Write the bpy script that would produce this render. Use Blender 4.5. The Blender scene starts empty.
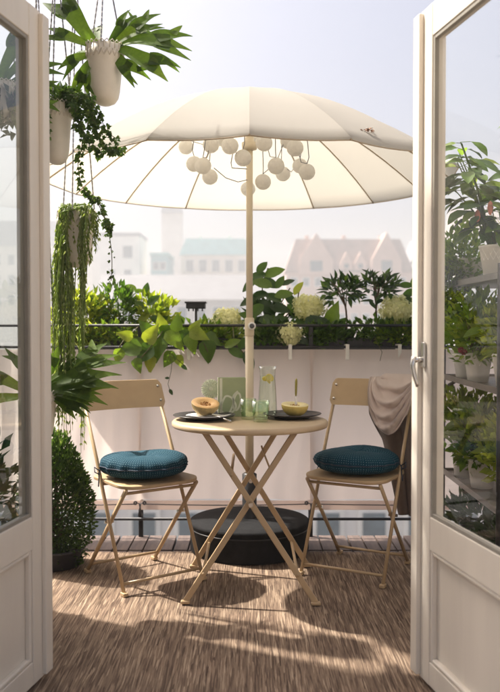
import bpy, math, random
from mathutils import Vector, Matrix, Quaternion
from math import sin, cos, pi, radians, atan2, sqrt
random.seed(7)
S = bpy.context.scene
COL = S.collection

# ------------------------------------------------------------------ camera
FPX = 830.0
CAM_H = 1.12
PITCH = math.atan(22 / FPX)
cd = bpy.data.cameras.new('camera'); cam = bpy.data.objects.new('camera', cd); COL.objects.link(cam)
cam.location = (0, 0, CAM_H); cam.rotation_euler = (pi / 2 - PITCH, 0, 0)
cd.sensor_fit = 'HORIZONTAL'; cd.sensor_width = 36; cd.lens = 36 * FPX / 500
cd.clip_start = 0.05; cd.clip_end = 5000
cd.dof.use_dof = True; cd.dof.focus_distance = 3.4; cd.dof.aperture_fstop = 4.0
S.camera = cam

# ------------------------------------------------------------------ sky, sun, exposure
SUN_EL = radians(53)
sa = Vector((-0.89, 0.45, 0)).normalized()
SUN = Vector((sa.x * cos(SUN_EL), sa.y * cos(SUN_EL), sin(SUN_EL)))
w = bpy.data.worlds.new('World'); S.world = w; w.use_nodes = True
nt = w.node_tree; bg = nt.nodes['Background']
sky = nt.nodes.new('ShaderNodeTexSky'); sky.sky_type = 'NISHITA'; sky.sun_disc = False
sky.sun_elevation = SUN_EL; sky.sun_rotation = atan2(sa.x, sa.y)
sky.air_density = 0.58; sky.dust_density = 9.0; sky.ozone_density = 0.4
nt.links.new(sky.outputs[0], bg.inputs[0]); bg.inputs[1].default_value = 0.117
sd = bpy.data.lights.new('sun', 'SUN'); so = bpy.data.objects.new('sun', sd); COL.objects.link(so)
sd.energy = 4.6; sd.angle = radians(1.2); sd.color = (1.0, 0.93, 0.83)
so.rotation_euler = SUN.to_track_quat('Z', 'Y').to_euler(); so.location = (-6, 3, 9)
vs = S.view_settings
vs.view_transform = 'Standard'; vs.look = 'None'; vs.gamma = 1; vs.exposure = 1.2; vs.use_curve_mapping = False
S.render.engine = 'CYCLES'
cy = S.cycles
cy.use_denoising = True
try: cy.denoiser = 'OPENIMAGEDENOISE'
except Exception: pass
cy.max_bounces = 10; cy.diffuse_bounces = 4; cy.glossy_bounces = 4; cy.transmission_bounces = 8
cy.transparent_max_bounces = 16; cy.volume_bounces = 1; cy.sample_clamp_indirect = 6
cy.caustics_reflective = False; cy.caustics_refractive = False

# ------------------------------------------------------------------ helpers
def P(x, y, D):
    """photo pixel (500x692) at world depth D -> point"""
    a = (x - 250) / FPX; b = -(y - 346) / FPX
    d = Vector((a, cos(PITCH) + b * sin(PITCH), -sin(PITCH) + b * cos(PITCH)))
    return Vector((0, 0, CAM_H)) + d * (D / d.y)
def PX(x, D): return P(x, 346, D).x
def PZ(y, D): return P(250, y, D).z
U = random.uniform
MW = {}

class MB:
    def __init__(s): s.v = []; s.f = []; s.uv = {}
    def box(s, c, d, rz=0, M=None):
        i = len(s.v); q = Matrix.Rotation(rz, 4, 'Z')
        for z in (-.5, .5):
            for x, y in ((-.5, -.5), (.5, -.5), (.5, .5), (-.5, .5)):
                p = Vector((x * d[0], y * d[1], z * d[2]))
                p = (M @ p) if M else (q @ p)
                s.v.append(Vector(c) + p)
        for f in ((0, 3, 2, 1), (4, 5, 6, 7), (0, 1, 5, 4), (1, 2, 6, 5), (2, 3, 7, 6), (3, 0, 4, 7)):
            s.f.append([i + k for k in f])
        return s
    def tube(s, path, r, n=8, caps=True, flat=1.0):
        path = [Vector(p) for p in path]
        R = r if isinstance(r, (list, tuple)) else [r] * len(path)
        i0 = len(s.v); pn = None
        for k, p in enumerate(path):
            t = (path[min(k + 1, len(path) - 1)] - path[max(k - 1, 0)]).normalized()
            if pn is None:
                a = Vector((0, 0, 1)) if abs(t.z) < .9 else Vector((0, 1, 0))
                pn = (a - t * a.dot(t)).normalized()
            else:
                pn = (pn - t * pn.dot(t)); pn = pn.normalized() if pn.length > 1e-6 else t.orthogonal().normalized()
            b = t.cross(pn)
            for j in range(n):
                a = 2 * pi * j / n
                s.v.append(p + pn * (R[k] * cos(a)) + b * (R[k] * flat * sin(a)))
        for k in range(len(path) - 1):
            for j in range(n):
                a = i0 + k * n + j; b_ = i0 + k * n + (j + 1) % n
                s.f.append([a, b_, b_ + n, a + n])
        if caps:
            s.f.append([i0 + j for j in reversed(range(n))])
            s.f.append([i0 + (len(path) - 1) * n + j for j in range(n)])
        return s
    def lathe(s, prof, c=(0, 0, 0), n=24, M=None, cap0=False, cap1=False):
        i0 = len(s.v); c = Vector(c)
        for (r, z) in prof:
            for j in range(n):
                a = 2 * pi * j / n
                p = Vector((r * cos(a), r * sin(a), z))
                s.v.append(c + (M @ p if M else p))
        for k in range(len(prof) - 1):
            for j in range(n):
                a = i0 + k * n + j; b = i0 + k * n + (j + 1) % n
                s.f.append([a, b, b + n, a + n])
        if cap0: s.f.append([i0 + j for j in reversed(range(n))])
        if cap1: s.f.append([i0 + (len(prof) - 1) * n + j for j in range(n)])
        return s
    def prism(s, pts, t0, t1, fn):
        """2D outline extruded; fn(u,v,t)->point"""
        n = len(pts); i = len(s.v)
        for t in (t0, t1):
            for (a, b) in pts: s.v.append(Vector(fn(a, b, t)))
        s.f.append([i + j for j in reversed(range(n))]); s.f.append([i + n + j for j in range(n)])
        for j in range(n):
            k = (j + 1) % n; s.f.append([i + j, i + k, i + n + k, i + n + j])
        return s
    def grid(s, rows):
        i = len(s.v); m = len(rows[0])
        for r in rows: s.v += [Vector(p) for p in r]
        for a in range(len(rows) - 1):
            for b in range(m - 1):
                k = i + a * m + b; s.f.append([k, k + 1, k + m + 1, k + m])
        return s
    def quadleaf(s, base, d, up, L, W, fold=.25):
        """cheap folded leaf, 4 triangles"""
        d = d.normalized(); side = d.cross(up); side = side.normalized() if side.length > 1e-5 else d.orthogonal().normalized()
        nn = side.cross(d)
        i = len(s.v)
        s.v += [base, base + d * L * .45 + side * W * .5 + nn * fold * W, base + d * L, base + d * L * .45 - side * W * .5 + nn * fold * W, base + d * L * .5]
        s.f += [[i, i + 1, i + 4], [i + 1, i + 2, i + 4], [i + 2, i + 3, i + 4], [i + 3, i, i + 4]]
        return s
    def mesh(s, name, mat, smooth=False, inv=None):
        me = bpy.data.meshes.new(name)
        me.from_pydata([tuple(inv @ Vector(p)) if inv else tuple(p) for p in s.v], [], s.f)
        me.update()
        if smooth: me.shade_smooth()
        if mat: me.materials.append(mat)
        return me
    def build(s, name, mat, parent=None, smooth=False, world=False, bevel=0, kind=None, label=None, seg=2, solid=0):
        inv = MW[parent.name].inverted() if (parent and world) else None
        o = bpy.data.objects.new(name, s.mesh(name, mat, smooth, inv)); COL.objects.link(o)
        if parent: o.parent = parent; MW[o.name] = MW[parent.name]
        else: MW[o.name] = Matrix.Identity(4)
        if solid:
            m = o.modifiers.new('solid', 'SOLIDIFY'); m.thickness = solid; m.offset = 0
        if bevel:
            m = o.modifiers.new('bevel', 'BEVEL'); m.width = bevel; m.segments = seg; m.limit_method = 'ANGLE'; m.angle_limit = radians(40)
            o.data.shade_smooth(); m.harden_normals = True
        if kind: o['kind'] = kind
        if label: o['label'] = label
        return o

def tag(o, label, cat, group=None):
    o['label'] = label; o['category'] = cat
    if group: o['group'] = group
    return o
def thing(name, label, cat, loc=(0, 0, 0), rz=0, group=None):
    o = bpy.data.objects.new(name, None); COL.objects.link(o); o.empty_display_size = .05
    o.location = loc; o.rotation_euler = (0, 0, rz)
    MW[o.name] = Matrix.Translation(Vector(loc)) @ Matrix.Rotation(rz, 4, 'Z')
    return tag(o, label, cat, group)
def struct(o): o['kind'] = 'structure'; return o
def put(mesh, name, parent, M, world=True):
    o = bpy.data.objects.new(name, mesh); COL.objects.link(o); o.parent = parent
    o.matrix_local = (MW[parent.name].inverted() @ M) if world else M
    MW[o.name] = M if world else MW[parent.name] @ M
    return o
def frame(base, d, up, s=1.0, sy=None):
    d = Vector(d).normalized(); up = Vector(up)
    y = up.cross(d); y = y.normalized() if y.length > 1e-5 else d.orthogonal().normalized()
    z = d.cross(y); sy = s if sy is None else sy
    M = Matrix(((d.x * s, y.x * sy, z.x * s, 0), (d.y * s, y.y * sy, z.y * s, 0), (d.z * s, y.z * sy, z.z * s, 0), (0, 0, 0, 1)))
    M.translation = Vector(base); return M
def rdir(zlo=-1, zhi=1):
    a = U(0, 2 * pi); z = U(zlo, zhi); r = sqrt(max(0, 1 - z * z)); return Vector((r * cos(a), r * sin(a), z))

# ------------------------------------------------------------------ materials
def nodes(name):
    m = bpy.data.materials.new(name); m.use_nodes = True
    n = m.node_tree; b = n.nodes['Principled BSDF']; return m, n, b, n.nodes['Material Output']
def N(n, t, **k):
    x = n.nodes.new('ShaderNode' + t)
    for a, v in k.items():
        if a in x.inputs: x.inputs[a].default_value = v
        else: setattr(x, a, v)
    return x
def ramp(n, fac, stops):
    r = n.nodes.new('ShaderNodeValToRGB'); cr = r.color_ramp
    while len(cr.elements) < len(stops): cr.elements.new(.5)
    for e, (p, c) in zip(cr.elements, stops): e.position = p; e.color = (*c, 1)
    if fac is not None: n.links.new(fac, r.inputs[0])
    return r
def mat(name, col, rough=.6, var=.12, scale=8, bump=0, bscale=60, metal=0, coat=0, trans=0, stretch=(1, 1, 1), spec=None, tcol=None):
    m, n, b, out = nodes(name)
    tc = N(n, 'TexCoord'); mp = N(n, 'Mapping'); mp.inputs['Scale'].default_value = stretch
    n.links.new(tc.outputs['Object'], mp.inputs[0])
    no = N(n, 'TexNoise', Scale=scale, Detail=6.0, Roughness=.6); n.links.new(mp.outputs[0], no.inputs['Vector'])
    lo = tuple(max(0, c * (1 - var)) for c in col); hi = tuple(min(1, c * (1 + var)) for c in col)
    r = ramp(n, no.outputs[0], [(.3, lo), (.7, hi)])
    n.links.new(r.outputs[0], b.inputs['Base Color'])
    b.inputs['Roughness'].default_value = rough; b.inputs['Metallic'].default_value = metal
    if coat: b.inputs['Coat Weight'].default_value = coat
    if spec is not None: b.inputs['Specular IOR Level'].default_value = spec
    if bump:
        n2 = N(n, 'TexNoise', Scale=bscale, Detail=4.0); n.links.new(mp.outputs[0], n2.inputs['Vector'])
        bp = N(n, 'Bump', Strength=bump, Distance=.01); n.links.new(n2.outputs[0], bp.inputs['Height']); n.links.new(bp.outputs[0], b.inputs['Normal'])
    if trans:
        t = N(n, 'BsdfTranslucent'); mx = N(n, 'MixShader', Fac=trans)
        if tcol: t.inputs[0].default_value = (*tcol, 1)
        else: n.links.new(r.outputs[0], t.inputs[0])
        n.links.new(b.outputs[0], mx.inputs[1]); n.links.new(t.outputs[0], mx.inputs[2]); n.links.new(mx.outputs[0], out.inputs[0])
    return m
def leafmat(name, c0, c1, c2, trans=.35, rough=.42, tm=1.6):
    m, n, b, out = nodes(name)
    g = N(n, 'NewGeometry'); oi = N(n, 'ObjectInfo')
    ad = N(n, 'Math', operation='ADD'); n.links.new(g.outputs['Random Per Island'], ad.inputs[0]); n.links.new(oi.outputs['Random'], ad.inputs[1])
    fr = N(n, 'Math', operation='FRACT'); n.links.new(ad.outputs[0], fr.inputs[0])
    r = ramp(n, fr.outputs[0], [(0, c0), (.55, c1), (1, c2)])
    tc = N(n, 'TexCoord'); no = N(n, 'TexNoise', Scale=25.0, Detail=3.0); n.links.new(tc.outputs['Object'], no.inputs['Vector'])
    mul = N(n, 'MixRGB', blend_type='MULTIPLY', Fac=.5); rr = ramp(n, no.outputs[0], [(.3, (.55, .6, .5)), (.7, (1.1, 1.1, 1))])
    n.links.new(r.outputs[0], mul.inputs[1]); n.links.new(rr.outputs[0], mul.inputs[2])
    n.links.new(mul.outputs[0], b.inputs['Base Color']); b.inputs['Roughness'].default_value = rough
    t = N(n, 'BsdfTranslucent'); tb = N(n, 'MixRGB', blend_type='MULTIPLY', Fac=1.0); tb.inputs[2].default_value = (tm, tm * 1.05, tm * .5, 1)
    n.links.new(mul.outputs[0], tb.inputs[1]); n.links.new(tb.outputs[0], t.inputs[0])
    mx = N(n, 'MixShader', Fac=trans); n.links.new(b.outputs[0], mx.inputs[1]); n.links.new(t.outputs[0], mx.inputs[2]); n.links.new(mx.outputs[0], out.inputs[0])
    return m
def glassmat(name, tint=(1, 1, 1), boost=1.6, rough=0.0):
    m, n, b, out = nodes(name); n.nodes.remove(b)
    tr = N(n, 'BsdfTransparent'); tr.inputs[0].default_value = (*tint, 1)
    gl = N(n, 'BsdfGlossy'); gl.inputs['Roughness'].default_value = rough
    fr = N(n, 'Fresnel', IOR=1.5); ge = N(n, 'NewGeometry')
    a = N(n, 'Math', operation='SUBTRACT'); a.inputs[0].default_value = 1; n.links.new(ge.outputs['Backfacing'], a.inputs[1])
    c = N(n, 'Math', operation='MULTIPLY'); n.links.new(fr.outputs[0], c.inputs[0]); n.links.new(a.outputs[0], c.inputs[1])
    e = N(n, 'Math', operation='MULTIPLY', use_clamp=True); n.links.new(c.outputs[0], e.inputs[0]); e.inputs[1].default_value = boost
    mx = N(n, 'MixShader'); n.links.new(e.outputs[0], mx.inputs[0]); n.links.new(tr.outputs[0], mx.inputs[1]); n.links.new(gl.outputs[0], mx.inputs[2]); n.links.new(mx.outputs[0], out.inputs[0])
    return m
def gm(name, col, ior=1.45, rough=.02):
    m, n, b, out = nodes(name); b.inputs['Base Color'].default_value = (*col, 1); b.inputs['Transmission Weight'].default_value = 1
    b.inputs['Roughness'].default_value = rough; b.inputs['IOR'].default_value = ior
    no = N(n, 'TexNoise', Scale=20.0); bp = N(n, 'Bump', Strength=.08); n.links.new(no.outputs[0], bp.inputs['Height']); n.links.new(bp.outputs[0], b.inputs['Normal'])
    return m

M_door = mat('white_door_paint', (.72, .665, .58), .45, .08, 5, .10, 60, stretch=(1, 1, .15))
M_gasket = mat('grey_glazing_bead', (.27, .25, .21), .5, .12, 10)
M_glass = glassmat('window_glass', (.98, .985, .98), .55)
M_glass2 = glassmat('left_glass_boosted', (.90, .92, .91), 1.6)  # left door: same glazing as the right, reflection strengthened by hand
M_chrome = mat('brushed_steel', (.62, .6, .57), .25, .08, 30, metal=1)
M_plaster = mat('pale_plaster', (.62, .58, .52), .85, .08, 3, .3, 50)
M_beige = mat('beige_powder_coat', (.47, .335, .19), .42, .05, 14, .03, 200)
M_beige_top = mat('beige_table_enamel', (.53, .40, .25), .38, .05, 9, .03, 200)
M_black = mat('black_metal', (.018, .018, .02), .45, .3, 20)
M_blackfab = mat('charcoal_cover_fabric', (.012, .0125, .014), .9, .3, 30, .3, 300, spec=.2)
M_canopy = mat('cream_canopy_cloth', (.45, .43, .39), .85, .03, 6, .15, 500, trans=.42, tcol=(.62, .585, .50))
M_pole = mat('cream_pole_paint', (.72, .62, .45), .4, .05, 10)
M_rib = mat('tan_rib', (.42, .33, .22), .5, .1, 20)
M_ball = mat('white_paper_lantern', (.92, .90, .86), .8, .06, 60, .9, 90, trans=.5, tcol=(.95, .93, .88))
M_cable = mat('grey_cable', (.10, .10, .11), .5, .2, 20)
M_fabric = mat('blush_screen_fabric', (.79, .68, .625), .9, .04, 5, .15, 300, trans=.5, tcol=(.88, .78, .72))
M_pot = mat('white_pot_glaze', (.87, .84, .77), .45, .05, 12, .05, 60)
M_potcream = mat('cream_hanging_pot', (.74, .69, .59), .5, .06, 12, .05, 60)
M_soil = mat('dark_potting_soil', (.03, .022, .016), .95, .5, 60, .8, 80)
M_stem = mat('green_brown_stem', (.10, .09, .035), .6, .3, 30)
M_bark = mat('brown_stem', (.12, .08, .05), .8, .3, 40)
M_slat = mat('grey_brown_wood', (.115, .08, .066), .7, .4, 5, .3, 60, stretch=(12, 1, 1))
M_shelf = mat('galvanised_grey_metal', (.22, .20, .18), .45, .15, 12, metal=.3)
M_chain = mat('steel_chain', (.35, .34, .33), .4, .15, 40, metal=.8)
M_white = mat('white_plastic', (.82, .80, .75), .4, .03, 20)
M_plate = mat('charcoal_stoneware', (.035, .032, .034), .28, .2, 20)
M_paper = mat('white_paper_napkin', (.82, .80, .74), .85, .04, 30)
M_greencard = mat('sage_green_cover', (.37, .43, .24), .7, .06, 20)
M_paleprint = mat('pale_green_print', (.72, .74, .58), .7, .05, 20)
M_pages = mat('cream_pages', (.80, .77, .66), .8, .05, 50)
M_fan = mat('pale_mint_paper', (.78, .82, .68), .8, .05, 30, trans=.2)
M_gglass = glassmat('green_tumbler_glass', (.90, .975, .86), 2.6, .02)
M_cglass = glassmat('clear_carafe_glass', (.965, .985, .96), 2.2, .02)
M_water = glassmat('carafe_water', (.965, .985, .95), .8, .02)
M_lemon = mat('lemon_slice', (.85, .68, .08), .4, .15, 40, trans=.3)
M_gold = mat('olive_brass', (.30, .26, .05), .35, .1, 20, metal=.4)
M_steel = mat('cutlery_steel', (.6, .58, .54), .25, .05, 20, metal=1)
M_rind = mat('melon_rind', (.62, .46, .20), .6, .2, 60, .4, 90)
M_rindy = mat('yellow_melon_rind', (.78, .58, .16), .5, .12, 30, .1, 60)
M_flesh = mat('orange_melon_flesh', (.80, .50, .20), .4, .08, 20, .1, 50)
M_fleshy = mat('pale_melon_flesh', (.85, .72, .36), .4, .08, 20, .1, 50)
M_seed = mat('melon_seeds', (.50, .26, .08), .45, .4, 90, .8, 120)
M_petal = mat('pale_yellow_petals', (.80, .80, .46), .6, .15, 30, trans=.4, tcol=(.88, .87, .5))
M_red = mat('coral_flower', (.60, .22, .13), .5, .2, 30, trans=.3)
M_dry = mat('dry_leaf', (.22, .12, .07), .8, .3, 60)
M_darkpot = mat('dark_grey_pot', (.04, .04, .045), .6, .2, 20)
M_tie = mat('navy_tie', (.02, .035, .06), .8, .2, 40)
L_fern = leafmat('staghorn_green', (.06, .11, .014), (.095, .165, .022), (.15, .22, .035), .5, rough=.6)
L_dark = leafmat('dark_leaf', (.018, .045, .012), (.03, .07, .018), (.055, .11, .03), .25)
L_mid = leafmat('mid_leaf', (.045, .10, .016), (.075, .145, .022), (.12, .195, .034), .4)
L_bright = leafmat('bright_leaf', (.09, .16, .02), (.15, .23, .03), (.25, .30, .05), .5, tm=1.9)  # greens lifted so the shaded shelf leaves look sunlit
L_yellow = leafmat('lime_leaf', (.15, .20, .02), (.24, .28, .035), (.36, .37, .06), .5, tm=1.9)
L_box = leafmat('boxwood_leaf', (.03, .065, .014), (.055, .105, .022), (.10, .16, .035), .38)
L_string = leafmat('trailing_stem_green', (.20, .28, .08), (.30, .37, .14), (.46, .50, .25), .5, tm=1.35)
L_ivy = leafmat('ivy_leaf', (.045, .10, .022), (.08, .14, .035), (.14, .20, .055), .45)

# rug material: long broken streaks along its length
def rug_mat():
    m, n, b, out = nodes('woven_streaked_rug'); tc = N(n, 'TexCoord')
    def noise(sc, det=3.0):
        mp = N(n, 'Mapping'); mp.inputs['Scale'].default_value = sc; n.links.new(tc.outputs['Object'], mp.inputs[0])
        x = N(n, 'TexNoise', Scale=1.0, Detail=det, Roughness=.6); n.links.new(mp.outputs[0], x.inputs['Vector']); return x
    d = noise((2.5, 2.5, 1), 5); e = noise((420, 40, 1), 2)
    def cells(sc, rot):
        mp = N(n, 'Mapping'); mp.inputs['Scale'].default_value = sc; mp.inputs['Rotation'].default_value = (0, 0, rot); n.links.new(tc.outputs['Object'], mp.inputs[0])
        v = N(n, 'TexVoronoi', Scale=1.0, Randomness=1.0, voronoi_dimensions='2D'); n.links.new(mp.outputs[0], v.inputs['Vector'])
        sp = N(n, 'SeparateColor'); n.links.new(v.outputs['Color'], sp.inputs[0]); return sp.outputs[0]
    c1 = cells((300, 13, 1), .0); c2 = cells((200, 7.5, 1), .0)
    m1 = N(n, 'MixRGB', Fac=.42); n.links.new(c1, m1.inputs[1]); n.links.new(c2, m1.inputs[2])
    mx = N(n, 'MixRGB', Fac=.22); n.links.new(m1.outputs[0], mx.inputs[1]); n.links.new(e.outputs[0], mx.inputs[2])
    r = ramp(n, mx.outputs[0], [(.12, (.066, .043, .032)), (.40, (.15, .105, .076)), (.62, (.235, .17, .122)), (.92, (.43, .335, .245))])
    r2 = ramp(n, d.outputs[0], [(.3, (.85, .84, .82)), (.7, (1.08, 1.06, 1.04))])
    mu = N(n, 'MixRGB', blend_type='MULTIPLY', Fac=1.0); n.links.new(r.outputs[0], mu.inputs[1]); n.links.new(r2.outputs[0], mu.inputs[2])
    n.links.new(mu.outputs[0], b.inputs['Base Color']); b.inputs['Roughness'].default_value = .9; b.inputs['Specular IOR Level'].default_value = .2
    bp = N(n, 'Bump', Strength=.6, Distance=.004); n.links.new(mx.outputs[0], bp.inputs['Height']); n.links.new(bp.outputs[0], b.inputs['Normal'])
    return m
M_rug = rug_mat()
def dot_mat():
    m, n, b, out = nodes('teal_dotted_cotton')
    uv = N(n, 'UVMap'); vo = N(n, 'TexVoronoi', Scale=1.0, Randomness=0.12, voronoi_dimensions='2D'); n.links.new(uv.outputs[0], vo.inputs['Vector'])
    r = ramp(n, vo.outputs['Distance'], [(.10, (.16, .27, .32)), (.18, (.004, .040, .066))])
    n.links.new(r.outputs[0], b.inputs['Base Color']); b.inputs['Roughness'].default_value = .85; b.inputs['Specular IOR Level'].default_value = .2
    no = N(n, 'TexNoise', Scale=300.0); bp = N(n, 'Bump', Strength=.2, Distance=.002); n.links.new(no.outputs[0], bp.inputs['Height']); n.links.new(bp.outputs[0], b.inputs['Normal'])
    return m
M_cush = dot_mat()
def throw_mat():
    m, n, b, out = nodes('wool_throw_shaded_back')
    uv = N(n, 'UVMap'); sp = N(n, 'SeparateXYZ'); n.links.new(uv.outputs[0], sp.inputs[0])
    r = ramp(n, sp.outputs[1], [(0, (.70, .565, .49)), (.53, (.70, .565, .49)), (.56, (.16, .105, .075)), (1, (.13, .085, .06))])  # brown end of the ramp is shade painted onto the hanging back
    no = N(n, 'TexNoise', Scale=180.0, Detail=4.0); bp = N(n, 'Bump', Strength=.9, Distance=.006); n.links.new(no.outputs[0], bp.inputs['Height']); n.links.new(bp.outputs[0], b.inputs['Normal'])
    n.links.new(r.outputs[0], b.inputs['Base Color']); b.inputs['Roughness'].default_value = .95; b.inputs['Sheen Weight'].default_value = .3
    return m
M_throw = throw_mat()

# ------------------------------------------------------------------ leaf meshes (unit length along +X, normal +Z)
def leaf_mesh(name, m, shape, wl, droop=.25, fold=.18, nseg=9, wave=0.0):
    mb = MB(); rows = []
    for k in range(nseg + 1):
        t = k / nseg
        if shape == 'heart': wd = (sin(pi * t ** .5) ** .9 if t < 1 else 0) if t > 0 else .0
        elif shape == 'oval': wd = max(0, sin(pi * t ** .85)) ** .75
        elif shape == 'lance': wd = max(0, sin(pi * t ** .75)) ** 1.05
        elif shape == 'obov': wd = max(0, sin(pi * t ** 1.25)) ** .8
        else: wd = 1
        wd = max(wd, .03) * wl / 2
        row = []
        for q in (-1, -.5, 0, .5, 1):
            x = t - (.10 * abs(q) * (1 - t) ** 6 if shape == 'heart' else 0)
            row.append((x, q * wd, abs(q) * wd * fold * 2 - droop * t * t + wave * wd * sin(t * 17 + q * 2) * abs(q)))
        rows.append(row)
    mb.grid(rows)
    mb.v = [Vector(p) for p in mb.v]
    return mb.mesh(name, m, True)
def stag_mesh(name, seed, m=None):
    rnd = random.Random(seed); mb = MB()
    droop = .10 + .18 * rnd.random()
    def rib(pts, ws, dz):
        rows = []
        for k, (x, y) in enumerate(pts):
            a = pts[max(k - 1, 0)]; b = pts[min(k + 1, len(pts) - 1)]
            t = Vector((b[0] - a[0], b[1] - a[1])); t.normalize(); nx, ny = -t.y, t.x
            rows.append([(x + nx * ws[k] * q, y + ny * ws[k] * q, dz + .25 * abs(q) * ws[k]) for q in (-1, -.5, 0, .5, 1)])
        mb.grid(rows)
    fork = .58 + .12 * rnd.random()
    rib([(fork * 1.12 * k / 9, .02 * sin(k * .6)) for k in range(10)], [.045 + .085 * (k / 9) ** 1.3 for k in range(10)], 0)
    n = rnd.choice((2, 2, 3))
    for j in range(n):
        ang = (j - (n - 1) / 2) * (.62 if n == 3 else .75) + rnd.uniform(-.1, .1); L = (1 - fork) * rnd.uniform(.85, 1.1)
        pts = []; ws = []
        for k in range(9):
            t = k / 8; a = ang * (1 - .25 * t)
            pts.append((fork * .9 + cos(a) * L * t * 1.1, sin(a) * L * t * 1.1 + .03 * (j - (n - 1) / 2))); ws.append(.085 * (1 - t) ** .7 * (1 + .25 * sin(5 * t)) + .004)
        rib(pts, ws, .004 * (j + 1))
        if rnd.random() < .3:
            k0 = 4; a = ang + rnd.choice((-.5, .5)); x0, y0 = pts[k0]
            rib([(x0 + cos(a) * .2 * t / 5, y0 + sin(a) * .2 * t / 5) for t in range(6)], [.045 * (1 - t / 5) ** .8 + .003 for t in range(6)], .02 + .004 * j)
    mb.v = [Vector((p[0], p[1], p[2] - droop * p[0] ** 2 - .22 * p[0] ** 4 + .02 * sin(7 * p[0] + seed))) for p in mb.v]
    return mb.mesh(name, m or L_fern, True)
LM = {}
for nm, mm in (('dark', L_dark), ('mid', L_mid), ('bright', L_bright), ('yellow', L_yellow)):
    LM['heart_' + nm] = leaf_mesh('heart_leaf', mm, 'heart', .74, .26, .16, wave=.1)
    LM['oval_' + nm] = leaf_mesh('oval_leaf', mm, 'oval', .52, .22, .14, wave=.06)
    LM['lance_' + nm] = leaf_mesh('lance_leaf', mm, 'lance', .40, .18, .16)
    LM['obov_' + nm] = leaf_mesh('broad_leaf', mm, 'obov', .48, .35, .16, wave=.06)
STAG = [stag_mesh('frond', k) for k in range(6)]

# ------------------------------------------------------------------ ground, balcony, building
struct(MB().box((0, 900, -15.25), (6000, 4200, .5)).build('ground', mat('city_ground', (.16, .155, .15), .9, .15, .05)))
struct(MB().box((.06, 3.17, -.19), (2.92, 2.66, .22)).build('balcony_floor', mat('balcony_concrete', (.30, .28, .26), .9, .12, 4, .3, 40)))
struct(MB().box((0, -.15, -.17), (4.4, 3.72, .18)).build('room_floor', mat('room_floorboards', (.30, .21, .13), .5, .2, 3, stretch=(8, 1, 1))))
# decking: slats in tiles, alternating tone by object
deck = struct(MB().box((.06, 3.17, -.063), (2.80, 2.60, .03)).build('decking', M_black))
sl = MB().box((0, 0, 0), (.067, .285, .02)).mesh('slat', M_slat)
for r in range(2):
    for c in range(9):
        x0 = -1.30 + .303 * c; y0 = 3.86 + .303 * r
        for k in range(4):
            put(sl, 'slat', deck, Matrix.Translation((x0 + .04 + .0745 * k, y0 + .15, -.032 + U(-.001, .001))))
sl2 = MB().box((0, 0, 0), (.067, 1.86, .02)).mesh('long_slat', M_slat)
for k in range(36): put(sl2, 'slat', deck, Matrix.Translation((-1.265 + .0757 * k, 2.92, -.032)))

# facade with door opening, and an unseen wall added to shade the foreground
fw = thing('house_wall', 'pale plaster house wall around the balcony doorway', 'wall', (0, 1.8, -.08))
MB().box((-1.98, 1.80, 1.6), (2.30, .26, 3.4)).build('wall', M_plaster, fw, world=True)
MB().box((1.88, 1.80, 1.6), (2.30, .26, 3.4)).build('wall', M_plaster, fw, world=True)
MB().box((-.05, 1.80, 2.73), (1.556, .25, 1.14)).build('lintel', M_plaster, fw, world=True)
for x in (-.805, .705): MB().box((x, 1.815, 1.07), (.05, .2, 2.12)).build('door_jamb', M_door, fw, world=True)
MB().box((-.05, 1.815, 2.145), (1.46, .2, .05)).build('door_head', M_door, fw, world=True)
MB().box((-.05, 1.80, -.06), (1.55, .28, .03)).build('threshold', M_slat, fw, world=True)
sw = MB().box((-1.54, 2.735, 2.15), (.3, 1.60, 4.5)).build('shade_wall', M_plaster)  # out of view, added to block sun from the foreground and right door
tag(sw, 'unseen pale plaster wall added beside the balcony to shade the foreground', 'wall')

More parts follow.
